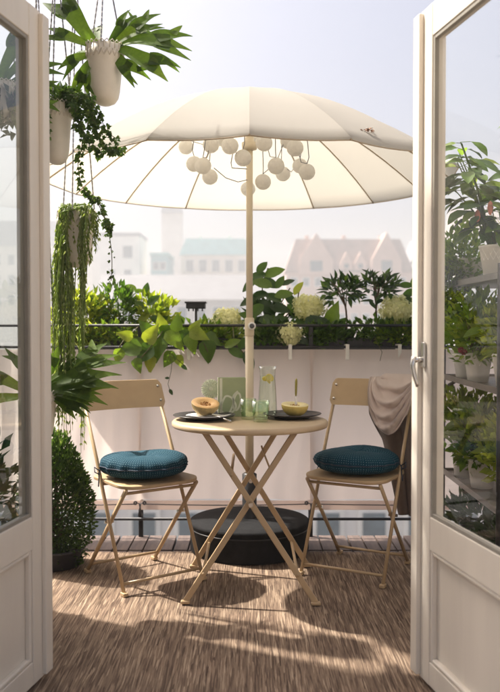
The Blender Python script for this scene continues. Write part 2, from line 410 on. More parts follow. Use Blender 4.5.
# ------------------------------------------------------------------ haze and city beyond the rail
def window_set(b, cx, y, z, wd, h, mfr, mgl):
    f = MB().box((cx, y - .05, z), (wd + .3, .16, h + .3)).build('window', mfr, b, world=True)
    MB().box((cx, y - .16, z), (wd, .08, h)).build('pane', mgl, f, world=True)
M_pane = mat('far_window_glass', (.10, .13, .15), .15, .2, 2)
M_frame = mat('far_window_frame', (.7, .68, .64), .7, .05, 2)
def wallm(n, c): return mat(n, c, .85, .10, .3)
def building(label, xa, xb, ytop, D, yroof, wm, rm, kind='hip', wins=(), depth=10, chim=0, gables=()):
    if D > 30: D *= 1.75; depth *= 1.5
    x0, x1 = PX(xa, D), PX(xb, D); ze = PZ(yroof, D); zr = PZ(ytop, D)
    b = thing('building', label, 'building', ((x0 + x1) / 2, D + depth / 2, -15))
    MB().box(((x0 + x1) / 2, D + depth / 2, (ze - 15) / 2), (x1 - x0, depth, ze + 15)).build('wall', wm, b, world=True)
    o = .35; y0, y1 = D - o, D + depth + o; a, c = x0 - o, x1 + o; m = MB(); ze2 = ze + .02
    if kind == 'gable_y':      # ridge along depth, gable faces the camera
        m.v += [Vector(p) for p in ((a, y0, ze2), (c, y0, ze2), ((a + c) / 2, y0, zr), (a, y1, ze2), (c, y1, ze2), ((a + c) / 2, y1, zr))]
        m.f += [[0, 1, 2], [5, 4, 3], [0, 2, 5, 3], [1, 4, 5, 2], [0, 3, 4, 1]]
    elif kind == 'gable_x':
        ym = (y0 + y1) / 2
        m.v += [Vector(p) for p in ((a, y0, ze2), (c, y0, ze2), (c, y1, ze2), (a, y1, ze2), (a, ym, zr), (c, ym, zr))]
        m.f += [[0, 1, 5, 4], [2, 3, 4, 5], [0, 4, 3], [1, 2, 5], [0, 3, 2, 1]]
    elif kind == 'spire':
        m.v += [Vector(p) for p in ((a, y0, ze2), (c, y0, ze2), (c, y1, ze2), (a, y1, ze2), ((a + c) / 2, (y0 + y1) / 2, zr))]
        m.f += [[0, 1, 4], [1, 2, 4], [2, 3, 4], [3, 0, 4], [0, 3, 2, 1]]
    elif kind == 'flat':
        m.box(((x0 + x1) / 2, D + depth / 2, ze + .45), (x1 - x0 + .5, depth + .5, .8))
    else:                      # mansard
        q = (zr - ze) * .35
        m.v += [Vector(p) for p in ((a, y0, ze2), (c, y0, ze2), (c, y1, ze2), (a, y1, ze2), (a + q, y0 + q, zr), (c - q, y0 + q, zr), (c - q, y1 - q, zr), (a + q, y1 - q, zr))]
        m.f += [[0, 1, 5, 4], [1, 2, 6, 5], [2, 3, 7, 6], [3, 0, 4, 7], [4, 5, 6, 7], [0, 3, 2, 1]]
    rf = m.build('roof', rm, b, world=True)
    for k in range(chim):
        cx = x0 + (x1 - x0) * (k + .6) / (chim + .3)
        MB().box((cx, D + depth * .5, zr + .2), (.9, .9, 2.2)).build('chimney', wm, rf, world=True)
    for (xc, hw, yt, yb) in gables:   # cross gables / dormers on the roof
        gx = PX(xc, D); gw = hw * D / FPX; zt, zb = PZ(yt, D), PZ(yb, D); zm = zb + (zt - zb) * .35
        g = MB().prism([(gx - gw, zb), (gx + gw, zb), (gx + gw, zm), (gx, zt), (gx - gw, zm)], D - .5, D + depth * .5, lambda u, v, t: (u, t, v)).build('gable', wm, b, world=True)
        window_set_sub(g, gx, D - .5, zb + (zm - zb) * .6, gw * .7, (zm - zb) * .7)
    for (xc, yc, ww, hh) in wins:
        if D > 30: ww *= 1.6; hh *= 1.6
        window_set(b, PX(xc, D), D, PZ(yc, D), ww, hh, M_frame, M_pane)
    return b
def window_set_sub(g, cx, y, z, wd, h):
    MB().box((cx, y - .02, z), (wd, .12, h)).build('window', M_pane, g, world=True)
teal_roof = mat('verdigris_copper_roof', (.20, .42, .42), .6, .12, .4)
slate = mat('grey_slate_roof', (.22, .22, .24), .7, .12, .6)
red_roof = mat('faded_red_tile_roof', (.27, .20, .175), .8, .15, .6)
ww = lambda xs, ys, a=1.1, h=1.7: [(x, y, a, h) for x in xs for y in ys]
building('pale square tower with a small grey cap behind the teal roofed house', 162, 182, 204, 170, 213, wallm('stone_a', (.48, .44, .40)), slate, 'hip', depth=4, wins=ww((172,), (262, 275), 1.2, 2.2))
building('cream block with a verdigris copper roof and a row of tall windows', 181, 250, 238, 130, 255, wallm('plaster_a', (.62, .58, .50)), teal_roof, 'hip', wins=ww((190, 203, 216, 229, 242), (266, 284, 302), 1.2, 2), chim=2)
building('narrow teal topped house beside the square tower', 151, 168, 248, 120, 256, wallm('plaster_b', (.18, .36, .38)), teal_roof, 'flat', wins=ww((156, 163), (266, 280), .8, 1.1))
building('white house with a small square upper window', 100, 140, 228, 125, 236, wallm('plaster_c', (.70, .67, .62)), slate, 'flat', wins=ww((128,), (252,), 1.5, 2.0) + ww((112, 128), (275, 300), 1.1, 1.7))
building('long low warehouse with a plain grey pitched roof', 96, 262, 272, 75, 300, wallm('plaster_d', (.55, .52, .48)), mat('zinc_roof', (.15, .15, .16), .7, .12, .4), 'gable_x', wins=ww(range(110, 260, 18), (314, 334), .9, 1.3))
building('brick row with two pointed gables and a mansard roof', 286, 412, 238, 105, 272, wallm('brick_a', (.50, .36, .30)), red_roof, 'hip', wins=ww(range(294, 410, 12), (282, 300, 318), .8, 1.1), chim=3, gables=((316, 17, 233, 275), (386, 15, 232, 275), (346, 6, 252, 270), (360, 6, 252, 270)))
building('grey fronted house at the end of the brick row', 413, 452, 236, 110, 262, wallm('plaster_e', (.50, .52, .55)), slate, 'hip', wins=ww((420, 432, 444), (272, 290, 308), .9, 1.6))
building('tall pale block behind the plant shelf with steep roof', 455, 560, 205, 140, 235, wallm('plaster_f', (.60, .57, .53)), red_roof, 'gable_x', wins=ww(range(464, 560, 13), (250, 272, 294), 1.1, 1.8))
building('cream block with hipped slate roof beyond the trailing plants', -40, 92, 220, 150, 246, wallm('plaster_g', (.60, .56, .50)), slate, 'hip', wins=ww(range(-30, 92, 14), (260, 280, 300), 1.2, 2.0))
building('pale street house glimpsed under the blush screen', -60, 560, 400, 26, 430, wallm('plaster_h', (.66, .64, .62)), slate, 'flat', wins=ww(range(-40, 560, 46), (462, 532, 600), .7, 1.25), depth=8)
hz = MB().box((0, 165, 9), (560, 470, 52)).build('haze', None)
hm = bpy.data.materials.new('haze_air'); hm.use_nodes = True; hn = hm.node_tree
hn.nodes.remove(hn.nodes['Principled BSDF'])
pv = hn.nodes.new('ShaderNodeVolumePrincipled'); pv.inputs['Color'].default_value = (.66, .68, .70, 1); pv.inputs['Density'].default_value = .0026; pv.inputs['Anisotropy'].default_value = .2
hn.links.new(pv.outputs[0], hn.nodes['Material Output'].inputs['Volume'])
hz.data.materials.append(hm); hz['kind'] = 'stuff'

# ------------------------------------------------------------------ french doors
def door(label, F, H, left, handle):
    F = Vector(F); H = Vector(H); W = (F - H).length; ang = atan2((F - H).y, (F - H).x)
    t = thing('french_door', label, 'door', (H.x, H.y, 0), ang)
    # local: x from hinge to free edge, visible face on side s
    s = -1 if left else 1          # left door: face looks to +X world = local -y
    th = .046; yc = -s * th / 2; pz = .003
    def bx(n, x0, x1, z0, z1, m=M_door, y=None, tk=None, bev=.003, par=None):
        return MB().box(((x0 + x1) / 2, yc if y is None else y, (z0 + z1) / 2), (x1 - x0, tk or th, z1 - z0)).build(n, m, par or t, bevel=bev)
    zt = 2.085
    bx('stile', 0, .085, .012, zt); bx('stile', W - .085, W, .012, zt)
    bx('astragal', W - .022, W + .028, .02, zt - .01, y=yc + s * (th / 2 + .007), tk=.016, bev=.004)
    bx('rail', .085, W - .085, .012, .085, tk=th - .002); bx('rail', .085, W - .085, .43, .532, tk=th - .002); bx('rail', .085, W - .085, 1.985, zt, tk=th - .002)
    pn = bx('panel', .085, W - .085, .085, .43, tk=.012, y=yc - s * .004)
    for (a, b, c, d) in ((.085, .10, .085, .43), (W - .10, W - .085, .085, .43), (.10, W - .10, .085, .10), (.10, W - .10, .415, .43)):
        bx('moulding', a, b, c, d, y=yc + s * .010, tk=.020, bev=.006, par=pn)
    x0, x1, z0, z1 = .085, W - .085, .532, 1.985
    gl = bx('glass_pane', x0 + .004, x1 - .004, z0 + .004, z1 - .004, M_glass2 if left else M_glass, y=yc + s * .004, tk=.004, bev=0)
    for (a, b, c, d) in ((x0, x0 + .012, z0, z1), (x1 - .012, x1, z0, z1), (x0 + .012, x1 - .012, z0, z0 + .012), (x0 + .012, x1 - .012, z1 - .012, z1)):
        bx('glazing_bead', a, b, c, d, M_gasket, y=yc + s * .012, tk=.014, bev=.002)
    for z in (.25, 1.05, 1.85):
        MB().tube([(-.008, yc + s * th / 2, z - .045), (-.008, yc + s * th / 2, z + .045)], .008, 10).build('hinge', M_chrome, t, smooth=True)
    if handle:
        yf = yc + s * (th / 2 + .001); hx = W - .045; hzz = 1.01
        hd = MB().box((hx, yf + s * .004, hzz + .015), (.022, .010, .08)).build('handle', M_chrome, t, bevel=.004)
        MB().tube([(hx, yf + s * .006, hzz), (hx, yf + s * .036, hzz)], .0085, 12).build('spindle', M_chrome, hd, smooth=True)
        MB().tube([(hx, yf + s * .036, hzz + .010), (hx + .002, yf + s * .039, hzz - .02), (hx - .003, yf + s * .034, hzz - .05), (hx - .006, yf + s * .027, hzz - .072), (hx - .008, yf + s * .026, hzz - .083)], [.0078, .0074, .007, .0066, .005], 12, flat=1.4).build('lever', M_chrome, hd, smooth=True)
    return t
door('white glazed balcony door standing open beside the hanging plants', (-.648, 2.60), (-.768, 1.915), True, False)
door('white glazed balcony door with steel lever handle, open beside the plant shelf', (.531, 2.60), (.664, 1.915), False, True)

# ------------------------------------------------------------------ rug
rows = []
for j in range(41):
    y = 2.0 + 2.06 * j / 40
    rows.append([(-1.12 + 2.0 * i / 40, y + .004 * sin(i * .9) * (j == 40), .004 + .0015 * sin(i * .5 + j * .3)) for i in range(41)])
rg = MB().grid(rows).build('rug', M_rug, smooth=True, solid=.008)
rg.location.z = .002 - .012
tag(rg, 'brown and tan streaked woven outdoor rug under table and chairs', 'rug')

# ------------------------------------------------------------------ railing, screen
RD = 4.42
rl = thing('railing', 'black metal balcony railing with thin horizontal rods', 'railing', (0, RD, -.08))
zt, z2, zb = PZ(325.5, RD), PZ(347, RD), PZ(519, RD)
XL, XR = -1.36, 1.48
for z, r in ((zt, .0075), (z2, .0075), (zb, .008)):
    MB().tube([(XL, RD, z), (XR, RD, z)], r, 8).build('rod', M_black, rl, smooth=True, world=True)
    MB().tube([(XR, RD, z), (XR, 1.94, z)], r, 8).build('rod', M_black, rl, smooth=True, world=True)
    MB().tube([(XL, RD, z), (XL, 3.66, z)], r, 8).build('rod', M_black, rl, smooth=True, world=True)
PXS = [XL, PX(140, RD), PX(311, RD), XR]
for x in PXS:
    MB().box((x, RD + .015, (zt - .08) / 2), (.024, .024, zt + .07)).build('post', M_black, rl, world=True, bevel=.003)
for y in (3.2, 2.1): MB().box((XR + .015, y, (zt - .08) / 2), (.024, .024, zt + .07)).build('post', M_black, rl, world=True)
sc_ = thing('privacy_screen', 'blush fabric privacy screen laced along the railing', 'privacy screen', (0, RD - .02, .1))
zs, ze = z2 - .012, PZ(499, RD)
for k in range(3):
    xa, xb = PXS[k] - .006, PXS[k + 1] + .006; rows = []; RD_ = RD; RD = RD_ - .0025 * k
    for j in range(15):
        z = zs + (ze - zs) * j / 14
        rows.append([(xa + (xb - xa) * i / 40, RD - .022 + .007 * sin(i * .42 + k * 2 + .25 * j / 14) * (j / 14) ** .6 + .003 * sin(i * 1.3 + j * .4) + .004 * sin(j * .6 + i * .2), z + .006 * sin(pi * i / 40) * (j == 14)) for i in range(41)])
    p = MB().grid(rows).build('fabric_panel', M_fabric, sc_, smooth=True, world=True)
    MB().box(((xa + xb) / 2, RD - .018, ze - .028), (xb - xa - .01, .004, .05)).build('hem', M_fabric, p, world=True)
    for xx, dx in ((xa + .03, -1), (xb - .03, 1)):
        zc = PZ(502, RD)
        MB().lathe([(.004, -.003), (.011, -.003), (.011, .003), (.004, .003)], (xx, RD - .024, zc), 14, M=Matrix.Rotation(pi / 2, 4, 'X')).build('grommet', M_cable, p, world=True)
        MB().tube([(xx, RD - .027, zc), (xx + dx * .02, RD - .024, zc - .003), (xx + dx * .034, RD - .02, zb + .02)], .003, 6).build('cord', M_cable, p, world=True, smooth=True)
    zc = PZ(503, RD)
    MB().tube([(xa + .03 + (xb - xa - .06) * i / 12, RD - .027, zc - .006 * sin(pi * i / 12)) for i in range(13)], .0028, 6).build('cord', M_cable, p, world=True, smooth=True); RD = RD_
rows = [[(XR - .018, RD - .05 - 2.4 * i / 24, zs + (ze - zs) * j / 8) for i in range(25)] for j in range(9)]  # unseen side panel, added to close off light from the right
MB().grid(rows).build('fabric_panel', M_fabric, sc_, smooth=True, world=True)

# planters on the rail
PD = 4.57
def planter(label, xa, xb, clips):
    x0, x1 = xa, xb; cx = (x0 + x1) / 2
    zt_, zb_ = PZ(338, PD - .1), z2 - .075
    t = thing('rail_planter', label, 'planter', (cx, PD, zb_), group='planters hung along the railing')
    m = MB(); yf, yk = PD - .09, PD + .09; iw = .006
    m.box((cx, yf + iw / 2, (zt_ + zb_) / 2), (x1 - x0, iw, zt_ - zb_)); m.box((cx, yk - iw / 2, (zt_ + zb_) / 2), (x1 - x0, iw, zt_ - zb_))
    m.box((x0 + iw / 2, PD, (zt_ + zb_) / 2), (iw, .168, zt_ - zb_)); m.box((x1 - iw / 2, PD, (zt_ + zb_) / 2), (iw, .168, zt_ - zb_)); m.box((cx, PD, zb_ + .003), (x1 - x0 - .012, .168, iw))
    b = m.build('box', M_darkpot, t, world=True)
    MB().box((cx, PD, zt_ - .025), (x1 - x0 - .014, .166, .02)).build('soil', M_soil, t, world=True)
    for px in clips:
        x = PX(px, RD)
        m = MB().box((x, RD - .016 - .009, z2 - .026), (.019, .006, .082)); m.box((x, RD + .02, z2 + .012), (.019, .09, .006))
        m.box((x, RD + .062, z2 - .01), (.019, .006, .05))
        m.build('hook', M_white, t, world=True, bevel=.002)
    return t, zt_ - .02
planter('dark planter box hung from the railing under the trailing heart leaves', PX(52, RD), PX(246, RD), (189,))
planter('dark planter box behind the parasol pole with yellow hydrangeas', PX(250, RD), PX(346, RD), (290,))
planter('dark planter box holding two little bay trees', PX(349, RD), PX(440, RD), (347, 399))
PZS = PZ(338, PD - .1) - .03     # soil level

# ------------------------------------------------------------------ plant builders
def foliage(center, rad, n, L, W, m, parent, name='foliage', shell=.45, up=.5, seed=1, zsq=1.0, lump=.25):
    rnd = random.Random(seed); mb = MB(); c = Vector(center)
    lobes = [(Vector((rnd.uniform(-1, 1), rnd.uniform(-1, 1), rnd.uniform(-1, 1))).normalized(), rnd.uniform(-lump, lump)) for _ in range(9)]
    for _ in range(n):
        a = rnd.uniform(0, 2 * pi); z = rnd.uniform(-1, 1); q = sqrt(1 - z * z); d = Vector((q * cos(a), q * sin(a), z))
        k = 1 + sum(w_ * max(0, d.dot(l)) ** 3 for l, w_ in lobes)
        r = (shell + (1 - shell) * rnd.random() ** .6) * k
        p = c + Vector((d.x * rad[0], d.y * rad[1], d.z * rad[2])) * r
        o = (d + Vector((rnd.uniform(-.8, .8), rnd.uniform(-.8, .8), rnd.uniform(-.5, .8) + up))).normalized()
        s = rnd.uniform(.65, 1.25)
        mb.quadleaf(p, o, Vector((rnd.uniform(-1, 1), rnd.uniform(-1, 1), rnd.uniform(.2, 1))), L * s, W * s)
    return mb.build(name, m, parent, world=True, kind='stuff')
def sprigs(mb, base, top_c, rad, n, r=.002, seed=1):
    rnd = random.Random(seed); pts = []
    for _ in range(n):
        e = Vector(top_c) + Vector((rnd.uniform(-1, 1) * rad[0], rnd.uniform(-1, 1) * rad[1], rnd.uniform(-.6, 1) * rad[2]))
        b = Vector(base) + Vector((rnd.uniform(-1, 1), rnd.uniform(-1, 1), 0)) * min(rad[0], .05) * .6
        mid = b.lerp(e, .5) + Vector((rnd.uniform(-1, 1), rnd.uniform(-1, 1), .5)) * .015
        mb.tube([b, mid, e], [r * 1.3, r, r * .5], 5); pts.append((b, mid, e))
    return pts
def facing_leaf(parent, key, px, py, D, size_px, ang, tilt=.3, rnd=random):
    """one big leaf whose middle is near the pixel; ang = direction of its tip, degrees, 0 right, -90 down"""
    L = size_px * D / FPX; a = radians(ang)
    d = Vector((cos(a), rnd.uniform(-.35, .1), sin(a))).normalized()
    n = Vector((rnd.uniform(-.4, .4), -1, tilt + rnd.uniform(-.2, .4)))
    c = P(px, py, D); return put(LM[key], 'leaf', parent, frame(c - d * L * .5, d, n, L))
def potted(name, label, base, r0, r1, h, potm=None, group=None, cat='plant'):
    t = thing(name, label, cat, base, group=group); b = Vector(base)
    MB().lathe([(r0 * .9, 0), (r0, .004), (r1, h - .012), (r1 + .004, h - .01), (r1 + .004, h), (r1 - .005, h), (r0 - .004, .012)], b, 24).build('pot', potm or M_pot, t, world=True, smooth=True)
    MB().lathe([(.001, h - .02), (r1 - .007, h - .022)], b, 18).build('soil', M_soil, t, world=True)
    return t, b + Vector((0, 0, h - .02))

# rail plants -------------------------------------------------------
def soil(px, dy=0): return Vector((PX(px, PD), PD + dy, PZS))
t = thing('herb_plant', 'bushy green herb with many small pointed leaves in the planter', 'plant', soil(118))
mb = MB(); sprigs(mb, soil(118), P(118, 306, PD), (.10, .06, .08), 22, .002, 3); mb.build('stem', M_stem, t, world=True)
foliage(P(118, 310, PD), (.125, .08, .13), 420, .048, .022, L_mid, t, seed=4, shell=.25)
for (x, y, s, a) in ((131, 287, 13, 150), (109, 288, 10, 90), (120, 292, 11, 60), (103, 296, 10, 120), (139, 291, 10, 10)): facing_leaf(t, 'oval_bright', x, y, PD, s, a)
t = thing('lime_shrub', 'sunlit lime green leafy shrub behind the trailing stems', 'plant', soil(80))
mb = MB(); sprigs(mb, soil(80), P(80, 315, PD), (.12, .06, .10), 16, .0025, 5); mb.build('stem', M_stem, t, world=True)
foliage(P(80, 318, PD), (.19, .08, .16), 620, .055, .028, L_yellow, t, seed=6, shell=.2)
t = thing('leafy_plant', 'young plant with rounded pale green leaves beside the herb', 'plant', soil(148))
mb = MB(); sprigs(mb, soil(148), P(148, 308, PD), (.07, .04, .09), 9, .002, 7); mb.build('stem', M_stem, t, world=True)
for (x, y, s, a) in ((146, 290, 15, 80), (153, 300, 16, 40), (141, 305, 14, 150), (150, 312, 16, 20), (160, 306, 15, 50), (143, 318, 16, 200), (157, 320, 17, -20), (165, 314, 16, 70), (150, 297, 12, 110), (168, 322, 15, 10)):
    facing_leaf(t, 'oval_' + random.choice(('bright', 'mid', 'yellow')), x, y, PD - U(0, .06), s, a)
foliage(P(153, 316, PD), (.13, .06, .09), 230, .05, .028, L_yellow, t, seed=16, shell=.2)
# heart leaved vine over the rail
t = thing('heart_leaf_vine', 'heart leaved vine spilling over the railing in front of the blush screen', 'plant', soil(165))
mb = MB(); VD = 4.36
def vine(mb, pts, r=.003):
    q = [P(*p) for p in pts]; mb.tube(q, r, 6)
vine(mb, [(165, 336, 4.55), (166, 326, 4.42), (160, 335, VD), (148, 350, VD), (137, 362, VD)]); vine(mb, [(185, 336, 4.55), (190, 324, 4.42), (200, 336, VD), (208, 352, VD)]); vine(mb, [(150, 336, 4.55), (140, 325, 4.42), (124, 340, VD), (116, 352, VD)])
vine(mb, [(168, 352, VD), (172, 362, VD), (171, 372, VD), (168, 384, VD), (170, 391, VD)], .0016); vine(mb, [(166, 326, 4.42), (168, 352, VD), (185, 366, VD)], .002)
mb.build('stem', M_stem, t, world=True, smooth=True)
for (x, y, s, a, c) in ((158, 347, 30, -105, 'bright'), (143, 355, 24, -140, 'mid'), (176, 341, 24, -40, 'bright'), (152, 333, 22, 60, 'yellow'), (128, 349, 24, 190, 'mid'), (136, 342, 20, 150, 'bright'), (170, 331, 22, 20, 'bright'), (187, 334, 20, 40, 'mid'), (192, 345, 20, -70, 'bright'),
        (208, 353, 24, -80, 'mid'), (200, 335, 20, -20, 'bright'), (168, 360, 18, -120, 'bright'), (180, 362, 14, -60, 'bright'), (150, 365, 18, -100, 'yellow'), (138, 366, 15, -70, 'bright'), (118, 357, 16, -110, 'bright'), (161, 322, 18, 100, 'yellow'), (177, 322, 17, 80, 'bright'), (145, 327, 18, 130, 'bright'), (214, 340, 18, -30, 'mid'), (124, 335, 16, 160, 'yellow'), (196, 326, 16, 60, 'bright')):
    facing_leaf(t, 'heart_' + c, x, y, VD + U(-.03, .03), s, a)
for (x, y, s, a) in ((171, 392, 7, -60), (184, 367, 8, -40), (167, 378, 5, 180)): facing_leaf(t, 'oval_dark', x, y, VD, s, a)
t = thing('heart_leaf_vine', 'short vine with a few dark leaves curling round the parasol pole', 'plant', soil(236))
mb = MB(); vine(mb, [(236, 336, 4.55), (233, 326, 4.42), (234, 342, VD), (246, 356, VD - .02)]); mb.build('stem', M_stem, t, world=True, smooth=True)
for (x, y, s, a, c) in ((237, 353, 19, -20, 'mid'), (249, 361, 22, -65, 'dark'), (232, 343, 18, 30, 'bright'), (243, 343, 16, 60, 'mid')): facing_leaf(t, 'oval_' + c, x, y, VD - .03, s, a)
# hydrangeas
def hydrangea(label, px, py, D, rad_px, leaves, seed, sx=1.0):
    rnd = random.Random(seed); c = P(px, py, D); R = rad_px * D / FPX; b = soil(px + rnd.uniform(-3, 3))
    t = thing('hydrangea', label, 'flower', b, group='yellow hydrangeas on the railing')
    MB().tube([b, b.lerp(c, .5) + Vector((rnd.uniform(-.02, .02), .01, 0)), c], .0035, 6).build('stem', M_stem, t, world=True, smooth=True)
    mb = MB()
    for k in range(190):
        z = 1 - 2 * (k + .5) / 190; a = k * 2.39996; q = sqrt(1 - z * z); d = Vector((q * cos(a) * sx, q * sin(a), z * .85)) * (1 + .10 * sin(5 * a + seed) * q + .09 * sin(7 * z + 2 * seed) + .06 * sin(11 * a * q))
        o = c + d * R * rnd.uniform(.74, 1.06); n = d.normalized(); x = n.orthogonal().normalized(); x.rotate(Quaternion(n, rnd.uniform(0, 6))); y = n.cross(x); s = R * rnd.uniform(.17, .26)
        for (e, f) in ((x, y), (y, -x), (-x, -y), (-y, x)):
            i = len(mb.v); mb.v += [o, o + (e * .8 + f * .5) * s + n * .1 * s, o + (e + f * 0) * s * 1.25 + n * .35 * s, o + (e * .8 - f * .5) * s + n * .1 * s]; mb.f.append([i, i + 1, i + 2, i + 3])
    mb.build('flower_head', M_petal, t, world=True, kind='stuff')
    for (x, y, s, a, cc) in leaves: facing_leaf(t, 'oval_' + cc, x, y, D - .02, s, a)
    return t
hydrangea('broad pale hydrangea bloom between the solar lamp and the pole', 228, 322, PD, 15, ((216, 334, 18, 200, 'bright'), (236, 338, 18, -40, 'mid'), (222, 340, 16, -120, 'bright')), 1, 1.1)
hydrangea('pale yellow hydrangea bloom raised above the top rod beside the tall plant', 309, 308, PD, 15, ((322, 322, 22, 20, 'mid'), (300, 322, 20, 200, 'mid'), (318, 312, 16, 60, 'bright')), 2, 1.1)
hydrangea('low yellow hydrangea bloom hanging below the top rod', 290, 334, PD - .12, 12.5, ((302, 340, 16, -20, 'dark'), (279, 338, 18, 190, 'mid')), 3)
hydrangea('round yellow hydrangea bloom beside the bay trees', 397, 311, PD - .02, 16, ((385, 324, 18, 200, 'mid'), (406, 328, 18, -40, 'mid'), (392, 332, 18, -100, 'bright')), 4)
# tall plant behind the pole
t = thing('tall_leafy_plant', 'tall plant with big dark oval leaves rising behind the parasol pole', 'plant', soil(266))
mb = MB()
for pts in ([(266, 338, PD), (264, 310, PD), (262, 285, PD), (268, 268, PD)], [(268, 338, PD), (274, 315, PD), (284, 298, PD), (290, 288, PD)], [(264, 338, PD), (256, 315, PD), (250, 296, PD)], [(270, 338, PD), (280, 322, PD), (297, 305, PD), (299, 290, PD)]): vine(mb, pts, .004)
mb.build('stem', M_stem, t, world=True, smooth=True)
for (x, y, s, a, c) in ((262, 267, 16, 50, 'mid'), (274, 272, 22, 25, 'mid'), (256, 277, 22, 200, 'dark'), (262, 283, 22, 160, 'mid'), (249, 285, 18, 215, 'dark'), (270, 283, 20, -20, 'dark'), (284, 294, 20, 15, 'mid'), (259, 295, 20, 190, 'dark'), (291, 300, 18, -40, 'dark'), (273, 297, 20, 150, 'dark'), (248, 301, 18, 200, 'dark'), (266, 307, 24, -30, 'dark'), (280, 308, 22, -10, 'dark'), (255, 311, 22, 215, 'mid'), (293, 311, 18, -50, 'mid'), (270, 319, 24, 10, 'dark'), (284, 322, 20, -40, 'mid'), (258, 323, 22, -150, 'dark'), (248, 316, 18, 160, 'mid'), (265, 331, 22, -70, 'dark'), (277, 333, 18, -30, 'mid'), (298, 288, 16, 62, 'yellow'), (254, 334, 18, -110, 'mid'), (280, 282, 15, 60, 'mid'), (288, 282, 14, 30, 'dark')):
    facing_leaf(t, 'oval_' + c, x, y, PD - U(.0, .08), s, a, .5)
foliage(P(268, 318, PD + .03), (.13, .05, .10), 60, .08, .045, L_dark, t, seed=21, shell=.2)
# two bay trees
def bay(label, sx, top, cx, cy, seed, n=120):
    rnd = random.Random(seed); b = soil(sx); c = P(cx, cy, PD - .03)
    t = thing('bay_tree', label, 'tree', b, group='little bay trees on the railing')
    MB().tube([b, P(sx + 1, 322, PD - .02), P(sx, 310, PD - .03), c], [.006, .005, .005, .003], 8).build('trunk', M_bark, t, world=True, smooth=True)
    mb = MB()
    for k in range(9):
        d = Vector((rnd.uniform(-1, 1), rnd.uniform(-.6, .6), rnd.uniform(-.3, 1))).normalized()
        e = c + Vector((d.x * .10, d.y * .07, d.z * .075)); mb.tube([P(sx, 308, PD - .03), c.lerp(e, .3), e], [.003, .0025, .001], 5)
    mb.build('branch', M_bark, t, world=True)
    for k in range(n):
        d = Vector((rnd.uniform(-1, 1), rnd.uniform(-.8, .8), rnd.uniform(-.55, 1))).normalized(); r = rnd.random() ** .45
        p = c + Vector((d.x * .108 * r, d.y * .085 * r, d.z * .078 * r - .008)); o = (d * .7 + Vector((rnd.uniform(-.8, .8), rnd.uniform(-.7, .3), rnd.uniform(-.2, .8)))).normalized()
        put(LM['lance_' + rnd.choice(('dark', 'dark', 'mid'))], 'leaf', t, frame(p, o, Vector((rnd.uniform(-.6, .6), -.6, 1)), rnd.uniform(.045, .072)))
    return t
bay('little bay tree on a thin stem next to the middle planter', 346, 0, 342, 290, 11)
bay('little bay tree on a thin stem next to the round hydrangea', 376, 0, 379, 288, 12)
t = thing('broad_leaf_plant', 'low plant with broad green leaves between hydrangea and bay tree', 'plant', soil(327))
mb = MB(); sprigs(mb, soil(327), P(326, 318, PD), (.06, .04, .05), 8, .0025, 9); mb.build('stem', M_stem, t, world=True)
for (x, y, s, a, c) in ((334, 312, 22, 80, 'bright'), (318, 322, 24, 20, 'dark'), (330, 326, 24, 10, 'mid'), (320, 332, 22, -20, 'dark'), (337, 330, 20, -40, 'mid'), (310, 330, 20, 190, 'dark'), (327, 338, 20, 0, 'dark'), (342, 322, 14, 50, 'mid')): facing_leaf(t, 'heart_' + c, x, y, PD - U(.02, .1), s, a)
t = thing('ivy_plant', 'small leaved ivy creeping from the planter below the bay trees', 'plant', soil(380))
mb = MB(); sprigs(mb, soil(380), P(382, 330, PD - .08), (.14, .03, .05), 16, .0018, 10); vine(mb, [(374, 334, PD - .1), (376, 340, VD), (382, 352, VD), (380, 361, VD)], .0015); mb.build('stem', M_stem, t, world=True)
foliage(P(380, 333, PD - .08), (.17, .07, .075), 300, .036, .026, L_mid, t, seed=13, shell=.1)
foliage(P(352, 338, PD - .06), (.10, .06, .04), 90, .034, .026, L_dark, t, seed=14, shell=.1)
t = thing('leafy_plant', 'leafy plant rising at the end of the railing beside the open door', 'plant', soil(418))
mb = MB(); sprigs(mb, soil(418), P(416, 300, PD), (.06, .03, .06), 8, .003, 19); mb.build('stem', M_stem, t, world=True)
for (x, y, s, a, c) in ((405, 285, 15, 170, 'mid'), (409, 293, 16, 200, 'mid'), (412, 302, 18, 160, 'dark'), (404, 299, 14, 200, 'dark'), (420, 290, 18, 30, 'mid'), (425, 303, 18, 0, 'mid'), (414, 282, 14, 80, 'mid')): facing_leaf(t, 'oval_' + c, x, y, PD, s, a)
foliage(P(440, 320, PD), (.16, .07, .13), 190, .06, .032, L_mid, t, seed=41, shell=.2)
# low filler greens right on the soil of the planters
for i, (px, w_, lab, mm) in enumerate(((76, .16, 'low lime green filler plant at the planter end by the hanging pots', L_yellow), (108, .16, 'low green filler plant at the foot of the herb', L_bright), (205, .2, 'low green filler plant under the solar lamp', L_bright), (272, .12, 'low green filler plant at the foot of the tall plant', L_mid), (325, .12, 'low green filler plant below the broad leaves', L_mid), (402, .12, 'low green filler plant under the round hydrangea', L_bright))):
    t = thing('filler_plant', lab, 'plant', soil(px)); mb = MB(); sprigs(mb, soil(px), P(px, 332, PD), (w_, .05, .03), 10, .002, 30 + i); mb.build('stem', M_stem, t, world=True)
    foliage(P(px, 334, PD - .02), (w_ * 1.15, .07, .07), 260, .045, .026, mm, t, seed=50 + i, shell=.1)
    foliage(P(px, 335, PD - .118), (w_ * 1.15, .028, .055), 270, .042, .026, mm, t, seed=70 + i, shell=.1)
